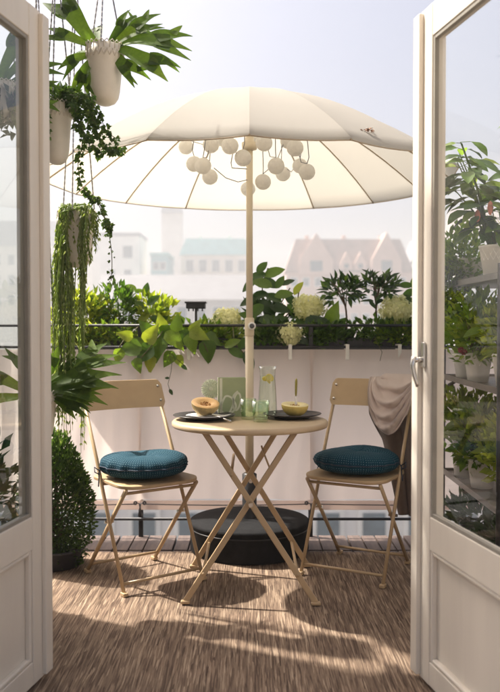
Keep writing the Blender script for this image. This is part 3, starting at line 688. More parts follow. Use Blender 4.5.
# solar lamp
lp = P(196, 306, PD); t = thing('solar_lamp', 'small black solar lamp on a stake in the planter', 'lamp', soil(196))
MB().tube([soil(196) - Vector((0, 0, .01)), lp], .007, 8).build('stake', M_black, t, world=True)
hd = MB().box(lp + Vector((0, 0, 0)), (.105, .085, .030)).build('head', M_black, t, world=True, bevel=.004)
MB().box(lp + Vector((0, 0, .0185)), (.118, .10, .010)).build('solar_panel', M_plate, hd, world=True, bevel=.002)
for k in range(4): MB().box(lp + Vector((-.038 + .025 * k, -.03, -.021)), (.008, .008, .016)).build('lens', M_cable, hd, world=True)

# ------------------------------------------------------------------ parasol and base
UX, UY = PX(249.5, 4.15), 4.15; UR = 1.02; ZR = 1.838; ZA = 2.262
ub = thing('parasol_stand', 'charcoal round parasol base with zipped cover and sleeve', 'parasol stand', (UX, UY - .04, 0))
bc = Vector((UX, UY - .04, 0))
MB().lathe([(.001, .0), (.285, .0), (.295, .012), (.293, .130), (.297, .134), (.297, .146), (.288, .152), (.20, .157), (.02, .160)], bc, 56).build('cover', M_blackfab, ub, world=True, smooth=True)
MB().tube([bc + Vector((.2955 * cos(a), .2955 * sin(a), .118)) for a in [2 * pi * k / 48 for k in range(49)]], .003, 5).build('piping', M_black, ub, world=True, smooth=True)
MB().lathe([(.045, .155), (.042, .17), (.036, .20), (.036, .375), (.028, .38)], bc, 20).build('sleeve', M_black, ub, world=True, smooth=True)
um = thing('parasol', 'large cream cloth parasol with sixteen ribs over the table', 'parasol', (UX, UY, .2))
pb = Vector((UX, UY - .04, 0)); 
MB().tube([(UX, UY - .04, .3), (UX, UY - .04, 1.10)], .021, 16).build('pole', M_pole, um, world=True, smooth=True)
up_ = MB().tube([(UX, UY - .04, 1.10), (UX, UY - .004, 2.26)], .0165, 16).build('upper_pole', M_pole, um, world=True, smooth=True)
kz = PZ(327, UY - .06)
j = MB().tube([(UX, UY - .04, kz - .045), (UX, UY - .04, kz + .045)], .0235, 16).build('joint', M_pole, um, world=True, bevel=.004)
MB().lathe([(.001, .0), (.018, 0), (.0195, .005), (.0195, .028), (.016, .032), (.001, .034)], (UX + .012, UY - .062, kz + .005), 18, M=Matrix.Rotation(pi / 2, 4, 'X')).build('knob', M_white, j, world=True, smooth=True)
MB().lathe([(.001, .035), (.012, .036), (.012, .040), (.001, .040)], (UX + .012, UY - .062, kz + .005), 14, M=Matrix.Rotation(pi / 2, 4, 'X')).build('knob_cap', M_cable, j, world=True, smooth=True)
rz_ = PZ(147, UY)
MB().lathe([(.018, -.02), (.036, -.015), (.038, .0), (.038, .018), (.024, .024), (.020, .05)], (UX, UY - .012, rz_), 20).build('runner', M_pole, um, world=True, smooth=True)
MB().lathe([(.0, .012), (.012, .011), (.025, .006), (.035, -.004)], (UX, UY, ZA), 16).build('finial', M_pole, um, world=True, smooth=True)
def uz(r): return ZR + (ZA - ZR) * (1 - r ** 1.75)
NR = 16
for k in range(NR):
    a0, a1 = 2 * pi * k / NR, 2 * pi * (k + 1) / NR
    pa = lambda r, a=a0: Vector((UX + UR * r * cos(a), UY + UR * r * sin(a), uz(r)))
    pb_ = lambda r, a=a1: Vector((UX + UR * r * cos(a), UY + UR * r * sin(a), uz(r)))
    rows = []
    for i in range(15):
        r = max(.012, i / 14); A, B = pa(r), pb_(r); row = []
        for q in range(7):
            t_ = q / 6; p = A.lerp(B, t_); sag = sin(pi * t_) * .006 * r
            p.z -= sag; 
            if i == 14: # scalloped hem
                cdir = Vector((UX - p.x, UY - p.y, 0)).normalized(); p += cdir * sin(pi * t_) * .012
            row.append(p)
        rows.append(row)
    # narrow turned-down hem
    rows.append([p + Vector((0, 0, -.012)) + (p - Vector((UX, UY, p.z))).normalized() * .001 for p in rows[-1]])
    cp = MB().grid(rows).build('canopy_panel', M_canopy, um, world=True, smooth=True)
    MB().tube(rows[-1], .0028, 5).build('hem_cord', M_rib, cp, world=True, smooth=True)
    MB().tube([pa(.03 + .975 * i / 12) + Vector((0, 0, -.009)) for i in range(13)], .0042, 6).build('rib', M_rib, um, world=True, smooth=True)
tip = P(367, 131, 3.36)
t = MB(); 
for k in range(16): t.quadleaf(tip + Vector((U(-.018, .018), U(-.018, .018), U(-.004, .006))), Vector((U(-1, 1), U(-1, 1), U(-.3, .35))), Vector((U(-.5, .5), -.5, 1)), U(.014, .026), .017)
o = t.build('fallen_leaf', M_dry, kind=None); tag(o, 'curled brown dry leaf lying on the parasol canopy', 'leaf')

# string of paper lanterns round the hub
sg = thing('string_lights', 'string of small white paper ball lanterns hanging under the parasol', 'string lights', (UX, UY, rz_))
cable = MB(); balls = [(186, 147, .30), (211, 145, -.1), (230, 146, -.25), (243, 158, -.22), (264, 143, -.2), (295, 148, -.25), (288, 141, .1), (194, 164, .05), (203, 166, -.15), (210, 177, .1), (276, 166, -.2), (263, 182, .0), (283, 174, .3), (300, 166, .2), (307, 172, -.1), (248, 189, .35), (222, 139, .3), (253, 141, .3)]
bm = MB(); R_ = .040
for k in range(13):
    pass
prof = [(max(.002, R_ * sin(pi * k / 16)) * (1 + .012 * (-1) ** k), -R_ * cos(pi * k / 16) * .97) for k in range(17)]
bmesh_ = MB().lathe(prof, n=24).mesh('lantern', M_ball, True)
pts = []
for (x, y, dd) in balls:
    c = P(x, y, UY + dd); pts.append(c)
    put(bmesh_, 'lantern', sg, Matrix.Translation(c) @ Matrix.Rotation(U(-.4, .4), 4, 'X') @ Matrix.Rotation(U(-.4, .4), 4, 'Y'))
    rr = Vector((c.x - UX, c.y - UY, 0)); L = rr.length / UR
    hub = Vector((UX, UY, 0)) + rr * U(.75, 1.0); hub.z = uz(min(.95, (hub - Vector((UX, UY, hub.z))).length / UR)) - .03
    cable.tube([c + Vector((0, 0, R_)), c + Vector((U(-.01, .01), 0, R_ + .03)), hub], .0022, 5)
    h2 = Vector((UX, UY, 0)) + rr * .3; h2.z = rz_ + .08
    cable.tube([hub, hub.lerp(h2, .5) + Vector((U(-.02, .02), 0, -U(.01, .04))), h2], .0022, 5)
order = sorted(pts, key=lambda p: atan2(p.y - UY, p.x - UX))
for a, b in zip(order[::2], order[1::2]):
    m_ = (a + b) / 2; cable.tube([a + Vector((0, 0, .04)), m_ + Vector((0, 0, -.01)), b + Vector((0, 0, .04))], .002, 5)
cable.tube([P(214, 168, 4.0), P(226, 178, 4.05), P(238, 182, 4.08), P(247, 180, 4.12)], .0022, 5)
cable.tube([P(233, 152, 4.0), P(231, 163, 4.02), P(232, 168, 4.05), P(247, 169, 4.1)], .0022, 5)
cable.build('cable', M_cable, sg, world=True)

# ------------------------------------------------------------------ folding table
TX, TY, TZ = 0.0, 3.53, .712
tb = thing('folding_table', 'beige round metal folding table with crossed legs', 'table', (TX, TY, 0))
TR = .332
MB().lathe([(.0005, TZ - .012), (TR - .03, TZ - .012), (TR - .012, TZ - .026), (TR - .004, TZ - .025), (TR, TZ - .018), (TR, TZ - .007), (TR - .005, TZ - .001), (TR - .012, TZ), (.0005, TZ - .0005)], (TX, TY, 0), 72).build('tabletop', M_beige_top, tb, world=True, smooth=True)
def flatbar(a, b, wv, w_, th):
    """flat bar from a to b; wv = direction of the wide side"""
    a, b = Vector(a), Vector(b); d = (b - a); L = d.length; d.normalize(); wv = Vector(wv); wv = (wv - d * wv.dot(d)).normalized(); n = d.cross(wv)
    M = Matrix((wv, n, d)).transposed().to_4x4()
    return MB().box((a + b) / 2, (w_, th, L), M=M)
yf, yb = 3.275, 3.80
for (x0, x1, yt, y0, ins) in ((-.187, .262, 3.335, yf, 0), (.187, -.258, 3.35, yf + .018, 0), (-.150, .262, 3.735, yb, 0), (.150, -.258, 3.72, yb - .018, 0)):
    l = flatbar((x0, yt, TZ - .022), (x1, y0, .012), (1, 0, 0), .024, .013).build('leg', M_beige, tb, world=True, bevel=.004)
    MB().box((x1, y0, .009), (.038, .026, .014)).build('foot', M_beige, l, world=True, bevel=.005)
for x, zz in ((.235, .055), (-.232, .055), (.20, .10), (-.198, .10)):
    pass
def on(xa, xb, z): return xa + (xb - xa) * (TZ - .022 - z) / (TZ - .034)
for (xa, xb, z, o) in ((-.187, .262, .12, 0), (.187, -.258, .12, .018), (-.187, .262, .52, 0)):
    x = on(xa, xb, z)
    MB().tube([(x, yf + o, z), (x, yb - o, z)], .0065, 8).build('stretcher', M_beige, tb, world=True, smooth=True)
MB().tube([(0.003, yf - .008, .402), (0.003, yf + .03, .402)], .009, 12).build('pivot', M_steel, tb, world=True)
MB().tube([(0.003, yb - .03, .402), (0.003, yb + .008, .402)], .009, 12).build('pivot', M_steel, tb, world=True)
MB().tube([(.05, 3.60, .59), (.06, 3.58, .56), (.085, 3.56, .50)], .004, 6).build('latch_wire', M_beige, tb, world=True, smooth=True)
for y in (3.34, 3.73): MB().box((0, y, TZ - .019), (.40, .02, .012)).build('top_rail', M_beige, tb, world=True, bevel=.002)

# ------------------------------------------------------------------ folding chairs
def rounded(w_, h, r, n=6):
    pts = []
    for cx, cy, a0 in ((w_ / 2 - r, h / 2 - r, 0), (-w_ / 2 + r, h / 2 - r, 90), (-w_ / 2 + r, -h / 2 + r, 180), (w_ / 2 - r, -h / 2 + r, 270)):
        for k in range(n + 1):
            a = radians(a0 + 90 * k / n); pts.append((cx + r * cos(a), cy + r * sin(a)))
    return pts
def chair(label, loc, rz):
    t = thing('folding_chair', label, 'chair', loc, rz, 'folding chairs at the table')
    # local: faces -Y, width X
    for sx in (-1, 1):
        x = .192 * sx
        l = MB().tube([(x, -.195, .012), (x, -.005, .40), (x, .05, .52), (x, .195, .80)], .0105, 10, flat=.72).build('leg', M_beige, t, smooth=True)
        MB().box((x, -.198, .008), (.024, .034, .016)).build('foot', M_beige, l, bevel=.004)
        x2 = .172 * sx
        l = MB().tube([(x2, .195, .012), (x2, .0, .235), (x2, -.178, .432)], .0105, 10, flat=.72).build('leg', M_beige, t, smooth=True)
        MB().box((x2, .198, .008), (.024, .034, .016)).build('foot', M_beige, l, bevel=.004)
        MB().tube([(.200 * sx, -.036 + .0, .276), (.160 * sx, -.036, .276)], .007, 8).build('pivot', M_steel, t)
    MB().tube([(-.192, -.178, .045), (.192, -.178, .045)], .0065, 8).build('stretcher', M_beige, t, smooth=True)
    MB().tube([(-.172, .165, .045), (.172, .165, .045)], .0065, 8).build('stretcher', M_beige, t, smooth=True)
    MB().tube([(-.172, -.165, .415), (.172, -.165, .415)], .0065, 8).build('stretcher', M_beige, t, smooth=True)
    MB().tube([(-.192, .012, .430), (.192, .012, .430)], .0065, 8).build('stretcher', M_beige, t, smooth=True)
    # seat: curved trapezoid plate
    out = rounded(.372, .36, .075, 8); out = [(a * (1.04 if b < 0 else 1.0), b) for a, b in out]
    MB().prism(out, .436, .452, lambda u, v, q: (u, v - .022, q - .010 * (max(0, -v - .12) / .06) ** 2 * .5)).build('seat', M_beige, t, bevel=.005)
    # backrest
    bp = rounded(.415, .125, .022, 6); m = MB()
    xs = 40; rows = []
    def bk(u, v, q):
        yy = .196 + (v) * .46 - .022 + .030 * (1 - (u / .2075) ** 2) + q
        return (u, yy, .795 + v)
    # subdivided plate so it can curve
    cols = []
    for k in range(xs + 1):
        u = -.2075 + .415 * k / xs; e = .2075 - abs(u); h = .0625
        if e < .022: h = .0405 + sqrt(max(0, .022 ** 2 - (.022 - e) ** 2))
        cols.append((u, h))
    front = [[bk(u, h * q, -.003) for (u, h) in cols] for q in (-1, -.33, .33, 1)]
    back = [[bk(u, h * q, .003) for (u, h) in cols] for q in (1, .33, -.33, -1)]
    br = m.grid(front + back + [front[0]]).build('backrest', M_beige, t, smooth=False, bevel=.0015)
    for sx in (-1, 1):
        for v in (-.032, .032):
            p = bk(.188 * sx, v, -.006); MB().lathe([(.001, .004), (.006, .003), (.007, 0)], p, 10, M=Matrix.Rotation(pi / 2, 4, 'X')).build('screw', M_steel, br, smooth=True)
    return t
CL = ((-.478, 3.66, 0), radians(36)); CR = ((.492, 3.765, 0), radians(-29))
chair('beige metal folding chair beside the box shrub, its back bare', *CL)
chair('beige metal folding chair with a throw hung over its back', *CR)
def cushion(label, loc, rz, seed, r=.190, h=.102):
    rnd = random.Random(seed); ch, sh = loc; 
    Mx = Matrix.Translation(Vector(ch)) @ Matrix.Rotation(sh, 4, 'Z')
    c = Mx @ Vector((0, -.018, .4535)); n = 72; prof = []; NP = 26
    t = thing('seat_cushion', label, 'cushion', c, sh, 'round dotted seat cushions')
    me_v = []; me_f = []; uvs = []
    arc = [0]
    pr = []
    for k in range(NP + 1):
        a = -pi / 2 + pi * k / NP
        rr = r * (abs(cos(a)) ** .5); z = h / 2 + h / 2 * (abs(sin(a)) ** .8) * (1 if a > 0 else -1)
        pr.append((rr, z))
    for k in range(1, NP + 1): arc.append(arc[-1] + sqrt((pr[k][0] - pr[k - 1][0]) ** 2 + (pr[k][1] - pr[k - 1][1]) ** 2))
    for k, (rr, z) in enumerate(pr):
        for j in range(n + 1):
            a = 2 * pi * j / n; q = rr / r
            puck = .0055 * sin(17 * a + seed + .5 * sin(3 * a)) * q ** 4 * sin(pi * min(1, z / h)) + .002 * sin(31 * a)
            dimple = -.035 * math.exp(-(rr / (.16 * r)) ** 2) * (z > h / 2) - .006 * (z > h / 2) * max(0, cos(5 * a)) * math.exp(-((q - .4) / .25) ** 2)
            zz = max(0.0, z + dimple + .006 * sin(2 * a + seed) * (z > h * .5))
            me_v.append(((rr + puck) * cos(a) * 1.0, (rr + puck) * sin(a) * .96, zz))
            uvs.append((a / (2 * pi) * 108, arc[k] / .0105 + (j % 2) * 0))
    for k in range(NP):
        for j in range(n):
            i = k * (n + 1) + j; me_f.append((i, i + 1, i + n + 2, i + n + 1))
    me = bpy.data.meshes.new('cushion_pad'); me.from_pydata(me_v, [], me_f); me.update(); me.shade_smooth(); me.materials.append(M_cush)
    ul = me.uv_layers.new(name='UVMap')
    for lp_ in me.loops: ul.data[lp_.index].uv = uvs[lp_.vertex_index]
    o = bpy.data.objects.new('pad', me); COL.objects.link(o); o.parent = t
    pk = lambda a: r + .0055 * sin(17 * a + seed + .5 * sin(3 * a)) + .002 * sin(31 * a)
    MB().tube([(pk(a) * cos(a), pk(a) * .96 * sin(a), h * .5) for a in [2 * pi * k / 144 for k in range(145)]], .0032, 6).build('piping', M_tie, t, smooth=True)
    MB().lathe([(.001, .006), (.008, .004), (.01, 0)], (0, 0, h - .036), 12).build('button', M_tie, t, smooth=True)
    for sx in (-1, 1):
        MB().tube([(.15 * sx, .125, .045), (.175 * sx, .06, .05), (.20 * sx, .035, .03), (.203 * sx, .03, .0), (.21 * sx, .02, -.03)], .0028, 6).build('tie', M_tie, t, smooth=True)
        MB().tube([(.196 * sx, .038, .034), (.215 * sx, .05, .05), (.222 * sx, .03, .032), (.2 * sx, .03, .02)], .0025, 6).build('tie', M_tie, t, smooth=True)
    return t
cushion('round teal dotted cushion on the chair beside the box shrub', CL, 0, 2)
cushion('round teal dotted cushion on the chair with the throw', CR, 0, 5)

# throw over the right chair's back (built in the chair's frame)
def throw():
    Mx = Matrix.Translation(Vector(CR[0])) @ Matrix.Rotation(CR[1], 4, 'Z')
    t = thing('throw_blanket', 'blush wool throw draped over the chair back, shade painted brown on its hanging side', 'blanket', Mx @ Vector((.13, .21, .86)), CR[1])
    inv = MW[t.name].inverted()
    NU, NV = 60, 56; vv = []; uvs = []; ff = []
    def by(z): return .150 + (z - .795) * .46
    # back sheet hanging behind the chair, its shade painted in as brown
    for j in range(NV + 1):
        dn = .64 * j / NV
        for i in range(NU + 1):
            q = i / NU; k = min(1, dn / .1); x = -.02 + .25 * q
            x += -.035 * (1 - q) * sin(pi * min(1, dn / .30)) + .11 * (1 - q) * max(0, dn - .18) / .34 + .008 * cos(13 * q + 3 * dn) * k
            z = .868 - dn; y = .215 + .05 * k + .02 * k * sin(13 * q + 3 * dn + .4 * sin(5 * q)) - .10 * dn
            vv.append((x, y, z)); uvs.append((q, .75))
    n0 = len(vv)
    # swag in front: nested hanging folds from edge to edge, blush
    for j in range(NV + 1):
        u = j / NV; uu = max(0, (u - .12) / .88)
        for i in range(NU + 1):
            s_ = i / NU; xa = -.005 + .055 * (1 - uu) ** 1.2; xc = .225 - .012 * (1 - uu)
            hang = (4 * s_ * (1 - s_)) ** .62; sk = s_ + .10 * sin(pi * s_)
            dep = .012 + .235 * uu ** 1.1
            x = xa + (xc - xa) * sk - .018 * hang * sin(3 * uu)
            z = .872 - dep * hang - .004 * uu
            fold = 1 - abs(sin(pi * (4.4 * uu ** 1.1 + .55 * s_ + .2 * sin(4 * s_ + 4 * uu)))) ** .65 + .12 * sin(23 * uu - 14 * s_)
            y = by(z) - .010 - (.045 * sin(pi * uu) ** .8 + .010) * hang ** .7 - .042 * fold * (.35 + .65 * hang)
            if u < .12: y = by(.868) + (.082) * (1 - u / .12) - .010 * (u / .12); z = .874 + .006 * sin(pi * u / .12)
            vv.append((x, y, z)); uvs.append((s_, .2))
    vv = [inv @ (Mx @ Vector(p)) for p in vv]
    for b0_ in (0, n0):
        for j in range(NV):
            for i in range(NU):
                a = b0_ + j * (NU + 1) + i; ff.append((a, a + 1, a + NU + 2, a + NU + 1))
    me = bpy.data.meshes.new('throw_cloth'); me.from_pydata(vv, [], ff); me.update(); me.shade_smooth(); me.materials.append(M_throw)
    ul = me.uv_layers.new(name='UVMap')
    for l in me.loops: ul.data[l.index].uv = uvs[l.vertex_index]
    o = bpy.data.objects.new('cloth', me); COL.objects.link(o); o.parent = t
    m = o.modifiers.new('solid', 'SOLIDIFY'); m.thickness = .006
throw()

# ------------------------------------------------------------------ on the table
def plate(label, c, r):
    t = thing('plate', label, 'plate', c, group='charcoal plates')
    MB().lathe([(.0005, .002), (r * .55, .0), (r * .60, .004), (r * .97, .016), (r, .019), (r * .985, .021), (r * .62, .010), (r * .58, .0075), (.0005, .007)], c, 48).build('dish', M_plate, t, world=True, smooth=True)
    MB().lathe([(r * .56, .0005), (r * .58, -.0005), (r * .60, .0025)], c, 40).build('foot_ring', M_plate, t, world=True, smooth=True)
PL1 = Vector((-.196, 3.545, TZ + .001)); PL2 = Vector((.183, 3.60, TZ + .001))
plate('charcoal plate holding a napkin and an orange melon half', PL1, .134)
plate('charcoal plate holding a yellow melon half with a knife in it', PL2, .128)
# napkin (folded, softly bent over the plate rim)
def sheet(c, ux, uy, wx, wy, zf, n=10):
    return [[Vector(c) + Vector(ux) * (wx * (i / n - .5)) + Vector(uy) * (wy * (j / n - .5)) + Vector((0, 0, zf(i / n, j / n))) for i in range(n + 1)] for j in range(n + 1)]
nk = MB().grid(sheet(PL1 + Vector((.02, -.01, .0135)), (.93, -.36, 0), (.36, .93, 0), .165, .11, lambda a, b: .010 * max(0, abs(a - .5) * 2 - .55) ** 1 + .0015 * sin(9 * a + 4 * b) + .0012)).build('napkin', M_paper, smooth=True, solid=.003)
tag(nk, 'folded white paper napkin lying under the orange melon half', 'napkin')
def melon(label, c, r, flesh, rind, tilt, name='melon_half', hollow=True):
    t = thing(name, label, 'melon', c); M = Matrix.Translation(Vector(c) + Vector((0, 0, r * .86))) @ Matrix.Rotation(tilt[0], 4, 'X') @ Matrix.Rotation(tilt[1], 4, 'Y')
    h = MB().lathe([(max(.0005, r * cos(a)), .90 * r * sin(a)) for a in [-pi / 2 + (pi / 2) * k / 14 for k in range(15)]], n=40); h.v = [M @ p for p in h.v]
    h.build('rind', rind, t, world=True, smooth=True)
    f = MB().lathe([(r, 0), (r * .97, .002), (r * .62, .002), (r * .50, -.003), (r * .34, -.009), (.0005, -.011)], n=40); f.v = [M @ p for p in f.v]
    fl = f.build('flesh', flesh, t, world=True, smooth=True)
    sd_ = MB(); rnd = random.Random(3)
    for k in range(26):
        a = rnd.uniform(0, 6.28); q = r * .36 * sqrt(rnd.random()); p = M @ Vector((q * cos(a), q * sin(a), -.008 + .005 * rnd.random()))
        sd_.lathe([(.0005, -.003), (.004, 0), (.0005, .003)], p, 6)
    sd_.build('seeds', M_seed, fl, world=True, smooth=True, kind='stuff')
    return t
melon('orange fleshed melon half lying cut side up on the napkin', PL1 + Vector((.006, -.012, .0195)), .060, M_flesh, M_rind, (.30, .10))
mc = PL2 + Vector((.012, -.01, .0075))
melon('yellow melon half with pale flesh on a charcoal plate', mc, .059, M_fleshy, M_rindy, (.10, .04))
t = thing('knife', 'brass handled knife standing upright in the yellow melon half', 'knife', mc + Vector((0, 0, .045)))
MB().box(mc + Vector((.004, 0, .064)), (.010, .0016, .05)).build('blade', M_steel, t, world=True)
MB().tube([mc + Vector((.004, 0, .088)), mc + Vector((.004, 0, .10)), mc + Vector((.005, 0, .145)), mc + Vector((.0055, 0, .158)), mc + Vector((.0058, 0, .164))], [.0055, .008, .0095, .008, .003], 12, flat=.6).build('handle', M_gold, t, world=True, smooth=True)
t = thing('spoon', 'steel spoon resting on the rim of the plate with the orange melon', 'spoon', PL1 + Vector((.07, -.06, .02)))
a = PL1 + Vector((.035, -.055, .020)); b = PL1 + Vector((.118, -.140, .006))
MB().tube([a, a.lerp(b, .3) + Vector((0, 0, .004)), a.lerp(b, .7) + Vector((0, 0, .001)), b], [.003, .003, .004, .0048], 8, flat=.55).build('handle', M_steel, t, world=True, smooth=True)
MB().lathe([(.0005, -.004), (.008, -.003), (.013, .001), (.0125, .002), (.008, -.001), (.0005, -.002)], a + Vector((-.010, .010, .002)), 16).build('bowl', M_steel, t, world=True, smooth=True)
# sage book with looping print
bk = Vector((PX(231.5, 3.66), 3.66, TZ)); brz = radians(9)
t = thing('book', 'sage green book with a pale looping print standing on the table', 'book', bk, brz); BW, BH, BT = .122, .172, .028
for s_ in (-1, 1): MB().box((0, s_ * BT / 2, BH / 2), (BW, .0026, BH)).build('cover', M_greencard, t, bevel=.0008)
MB().box((-BW / 2 + .0013, 0, BH / 2), (.0026, BT - .0032, BH)).build('spine', M_paleprint, t, bevel=.0008)
MB().box((.002, 0, BH / 2), (BW - .012, BT - .004, BH - .008)).build('pages', M_pages, t)
yp = -BT / 2 - .0022
def ribbon2(pts, w_): # flat printed band on the front cover
    rows = []
    for k, p in enumerate(pts):
        a = Vector(pts[max(0, k - 1)]); b = Vector(pts[min(len(pts) - 1, k + 1)]); d = (b - a).normalized(); n_ = Vector((-d.y, d.x)); p = Vector(p)
        rows.append([((p + n_ * w_ * q).x, yp, (p + n_ * w_ * q).y) for q in (-1, 1)])
    return MB().grid(rows)
loop1 = [(-.022 + .026 * cos(a) * (1 + .25 * sin(2 * a)), .052 + .040 * sin(a)) for a in [2 * pi * k / 36 for k in range(37)]]
loop2 = [(.010 + .6 * (k / 24 - .5) * .07 + .016 * sin(k / 24 * 6), .012 + .1 * (k / 24)) for k in range(25)]
loop3 = [(.022 + .016 * cos(a), .066 + .036 * sin(a) + .012 * cos(a)) for a in [2 * pi * k / 30 for k in range(31)]]
for lp_ in (loop1, loop2, loop3): ribbon2(lp_, .0042).build('print', M_paleprint, t)
MB().box((-BW / 2 + .012, yp + .0006, BH / 2), (.012, .0012, BH - .004)).build('print', M_paleprint, t)
# pleated paper fan rosette leaning behind the book
fc = P(211, 389, 3.70); t = thing('paper_rosette', 'pale mint pleated paper rosette beside the sage book', 'decoration', (fc.x, fc.y, TZ))
m = MB(); n_ = 56; R0, R1 = .008, .047
for k in range(n_):
    a = 2 * pi * k / n_; o = .005 * (-1) ** k; r1 = R1 * (1.0 if k % 2 else .86)
    m.v += [Vector((fc.x + R0 * cos(a), fc.y + o * .2, fc.z + R0 * sin(a))), Vector((fc.x + r1 * cos(a), fc.y + o + .004, fc.z + r1 * sin(a)))]
for k in range(n_): b = (k + 1) % n_; m.f.append([2 * k, 2 * k + 1, 2 * b + 1, 2 * b])
m.build('pleats', M_fan, t, world=True)
MB().lathe([(.0005, .006), (.009, .004), (.01, 0)], fc, 14, M=Matrix.Rotation(pi / 2, 4, 'X')).build('centre', M_paleprint, t, world=True)
MB().tube([fc + Vector((0, .006, 0)), (fc.x, fc.y + .02, TZ + .003)], .003, 6).build('stick', M_greencard, t, world=True)
# carafe with water and lemon
cc = Vector((PX(267.5, 3.64), 3.64, TZ + .0005)); t = thing('carafe', 'clear glass carafe of water with lemon slices', 'carafe', cc)
hh = .222
MB().lathe([(.0005, .0), (.040, .0), (.0435, .006), (.043, .03), (.038, .12), (.034, .17), (.036, .205), (.039, hh), (.0375, hh), (.0345, .205), (.0325, .17), (.0365, .12), (.0412, .03), (.040, .010), (.0005, .008)], cc, 36).build('glass', M_cglass, t, world=True, smooth=True)
MB().lathe([(.0005, .0085), (.0395, .0105), (.0407, .03), (.036, .12), (.0322, .165), (.0325, .18), (.0005, .18)], cc, 30).build('water', M_water, t, world=True, smooth=True)
for k, (dx, dz, rx) in enumerate(((-.006, .168, .5), (.010, .172, 1.0), (.0, .160, .2))):
    MB().lathe([(.0005, -.002), (.018, -.002), (.019, 0), (.018, .002), (.0005, .002)], cc + Vector((dx, 0, dz)), 18, M=Matrix.Rotation(rx, 4, 'X') @ Matrix.Rotation(.4 * k, 4, 'Y')).build('lemon_slice', M_lemon, t, world=True)
put(LM['oval_yellow'], 'mint_leaf', t, frame(cc + Vector((-.01, -.01, .178)), (.8, -.2, .3), (0, 0, 1), .025))
def tumbler(label, x, D, r, h):
    c = Vector((x, D, TZ + .0005)); t = thing('tumbler', label, 'glass', c, group='green glass tumblers')
    m = MB(); n_ = 48
    prof = [(.0005, 0), (r * .80, 0), (r * .86, .004), (r, h * .6), (r * 1.02, h), (r * .95, h), (r * .92, h * .6), (r * .80, .012), (.0005, .010)]
    m.lathe(prof, c, n_)
    for i, p in enumerate(m.v):   # fluted sides
        d = p - c; q = Vector((d.x, d.y, 0))
        if q.length > r * .7 and d.z < h * .95: k = 1 + .022 * cos(9 * atan2(d.y, d.x)); m.v[i] = Vector((c.x + d.x * k, c.y + d.y * k, p.z))
    m.build('glass', M_gglass, t, world=True, smooth=True)
tumbler('fluted green glass tumbler in front of the carafe', PX(260.5, 3.46), 3.46, .0365, .088)
tumbler('fluted green glass tumbler between the book and the other tumbler', PX(248, 3.55), 3.55, .034, .088)

# ------------------------------------------------------------------ hanging plants on the left
def chain(mb, a, b):
    a, b = Vector(a), Vector(b); n = int((b - a).length / .011); d = (b - a).normalized(); x = d.orthogonal().normalized(); y = d.cross(x)
    for k in range(n):
        p = a.lerp(b, (k + .5) / n); s_ = x if k % 2 else y
        M = Matrix((s_, d.cross(s_), d)).transposed().to_4x4(); mb.box(p, (.0058, .0022, .013), M=M)
def hanging_pot(name, label, px, ytop, ybot, D, wpx, ztop, group='hanging plant pots'):
    top = P(px, ytop, D); bot = P(px, ybot, D); R = wpx / 2 * D / FPX; h = top.z - bot.z
    t = thing(name, label, 'hanging plant', bot, group=group)
    prof = [(.0005, 0), (R * .30, h * .012), (R * .55, h * .05), (R * .72, h * .13), (R * .80, h * .25), (R * .86, h * .45), (R * .94, h * .74), (R * .985, h * .77), (R, h), (R * .96, h), (R * .9, h * .7), (R * .75, h * .3), (.0005, h * .3)]
    pot = MB().lathe(prof, bot, 36).build('pot', M_potcream, t, world=True, smooth=True)
    MB().lathe([(.0005, h * .95), (R * .93, h * .93)], bot, 20).build('soil', M_soil, t, world=True)
    # pierced scalloped collar
    col_ = MB(); n = 22
    for k in range(n):
        a = 2 * pi * k / n; a2 = 2 * pi * (k + 1) / n; am = (a + a2) / 2
        q = lambda an, zz, rr=R * 1.012: bot + Vector((rr * cos(an), rr * sin(an), h * zz))
        col_.tube([q(a, .78), q(am, .90), q(a2, .78)], .0022, 5); col_.tube([q(a, .90), q(a, 1.0), q(am, 1.045), q(a2, 1.0)], .0022, 5); col_.tube([q(a, .78), q(a2, .90)], .0018, 5)
    col_.build('collar', M_potcream, pot, world=True, smooth=True)
    hook = Vector((bot.x, bot.y, ztop))
    for k in range(3):
        a = 2 * pi * k / 3 + .5; m = MB(); chain(m, bot + Vector((R * cos(a), R * sin(a), h)), hook - Vector((0, 0, .02))); m.build('chain', M_chain, t, world=True)
    MB().tube([hook + Vector((0, 0, -.03)), hook + Vector((.012, 0, -.015)), hook + Vector((.008, 0, .004)), hook + Vector((-.008, 0, .004))], .0025, 6).build('hook', M_chain, t, world=True, smooth=True)
    return t, Vector((bot.x, bot.y, bot.z + h * .95)), R
HD = 3.22; ZH = 2.56; HD3 = 3.38
for (xr, yr, lab) in ((PX(105, HD), HD + .03, 'black wall arm overhead carrying the highest fern pot'), (PX(77, HD3), HD3 + .02, 'long black wall arm overhead carrying the ivy and the trailing cactus'), (PX(40, 3.30), 3.33, 'black wall arm overhead carrying the low hung fern')):
    br = thing('wall_arm', lab, 'wall arm', (xr, 1.94, ZH))
    MB().tube([(xr, 1.93, ZH + .012), (xr, yr, ZH + .012)], .009, 8).build('rod', M_black, br, world=True, smooth=True)
    MB().tube([(xr, 1.93, ZH + .42), (xr, yr - .45, ZH + .018)], .006, 8).build('brace', M_black, br, world=True, smooth=True)
    MB().box((xr, 1.936, ZH + .2), (.05, .012, .52)).build('wall_plate', M_black, br, world=True)
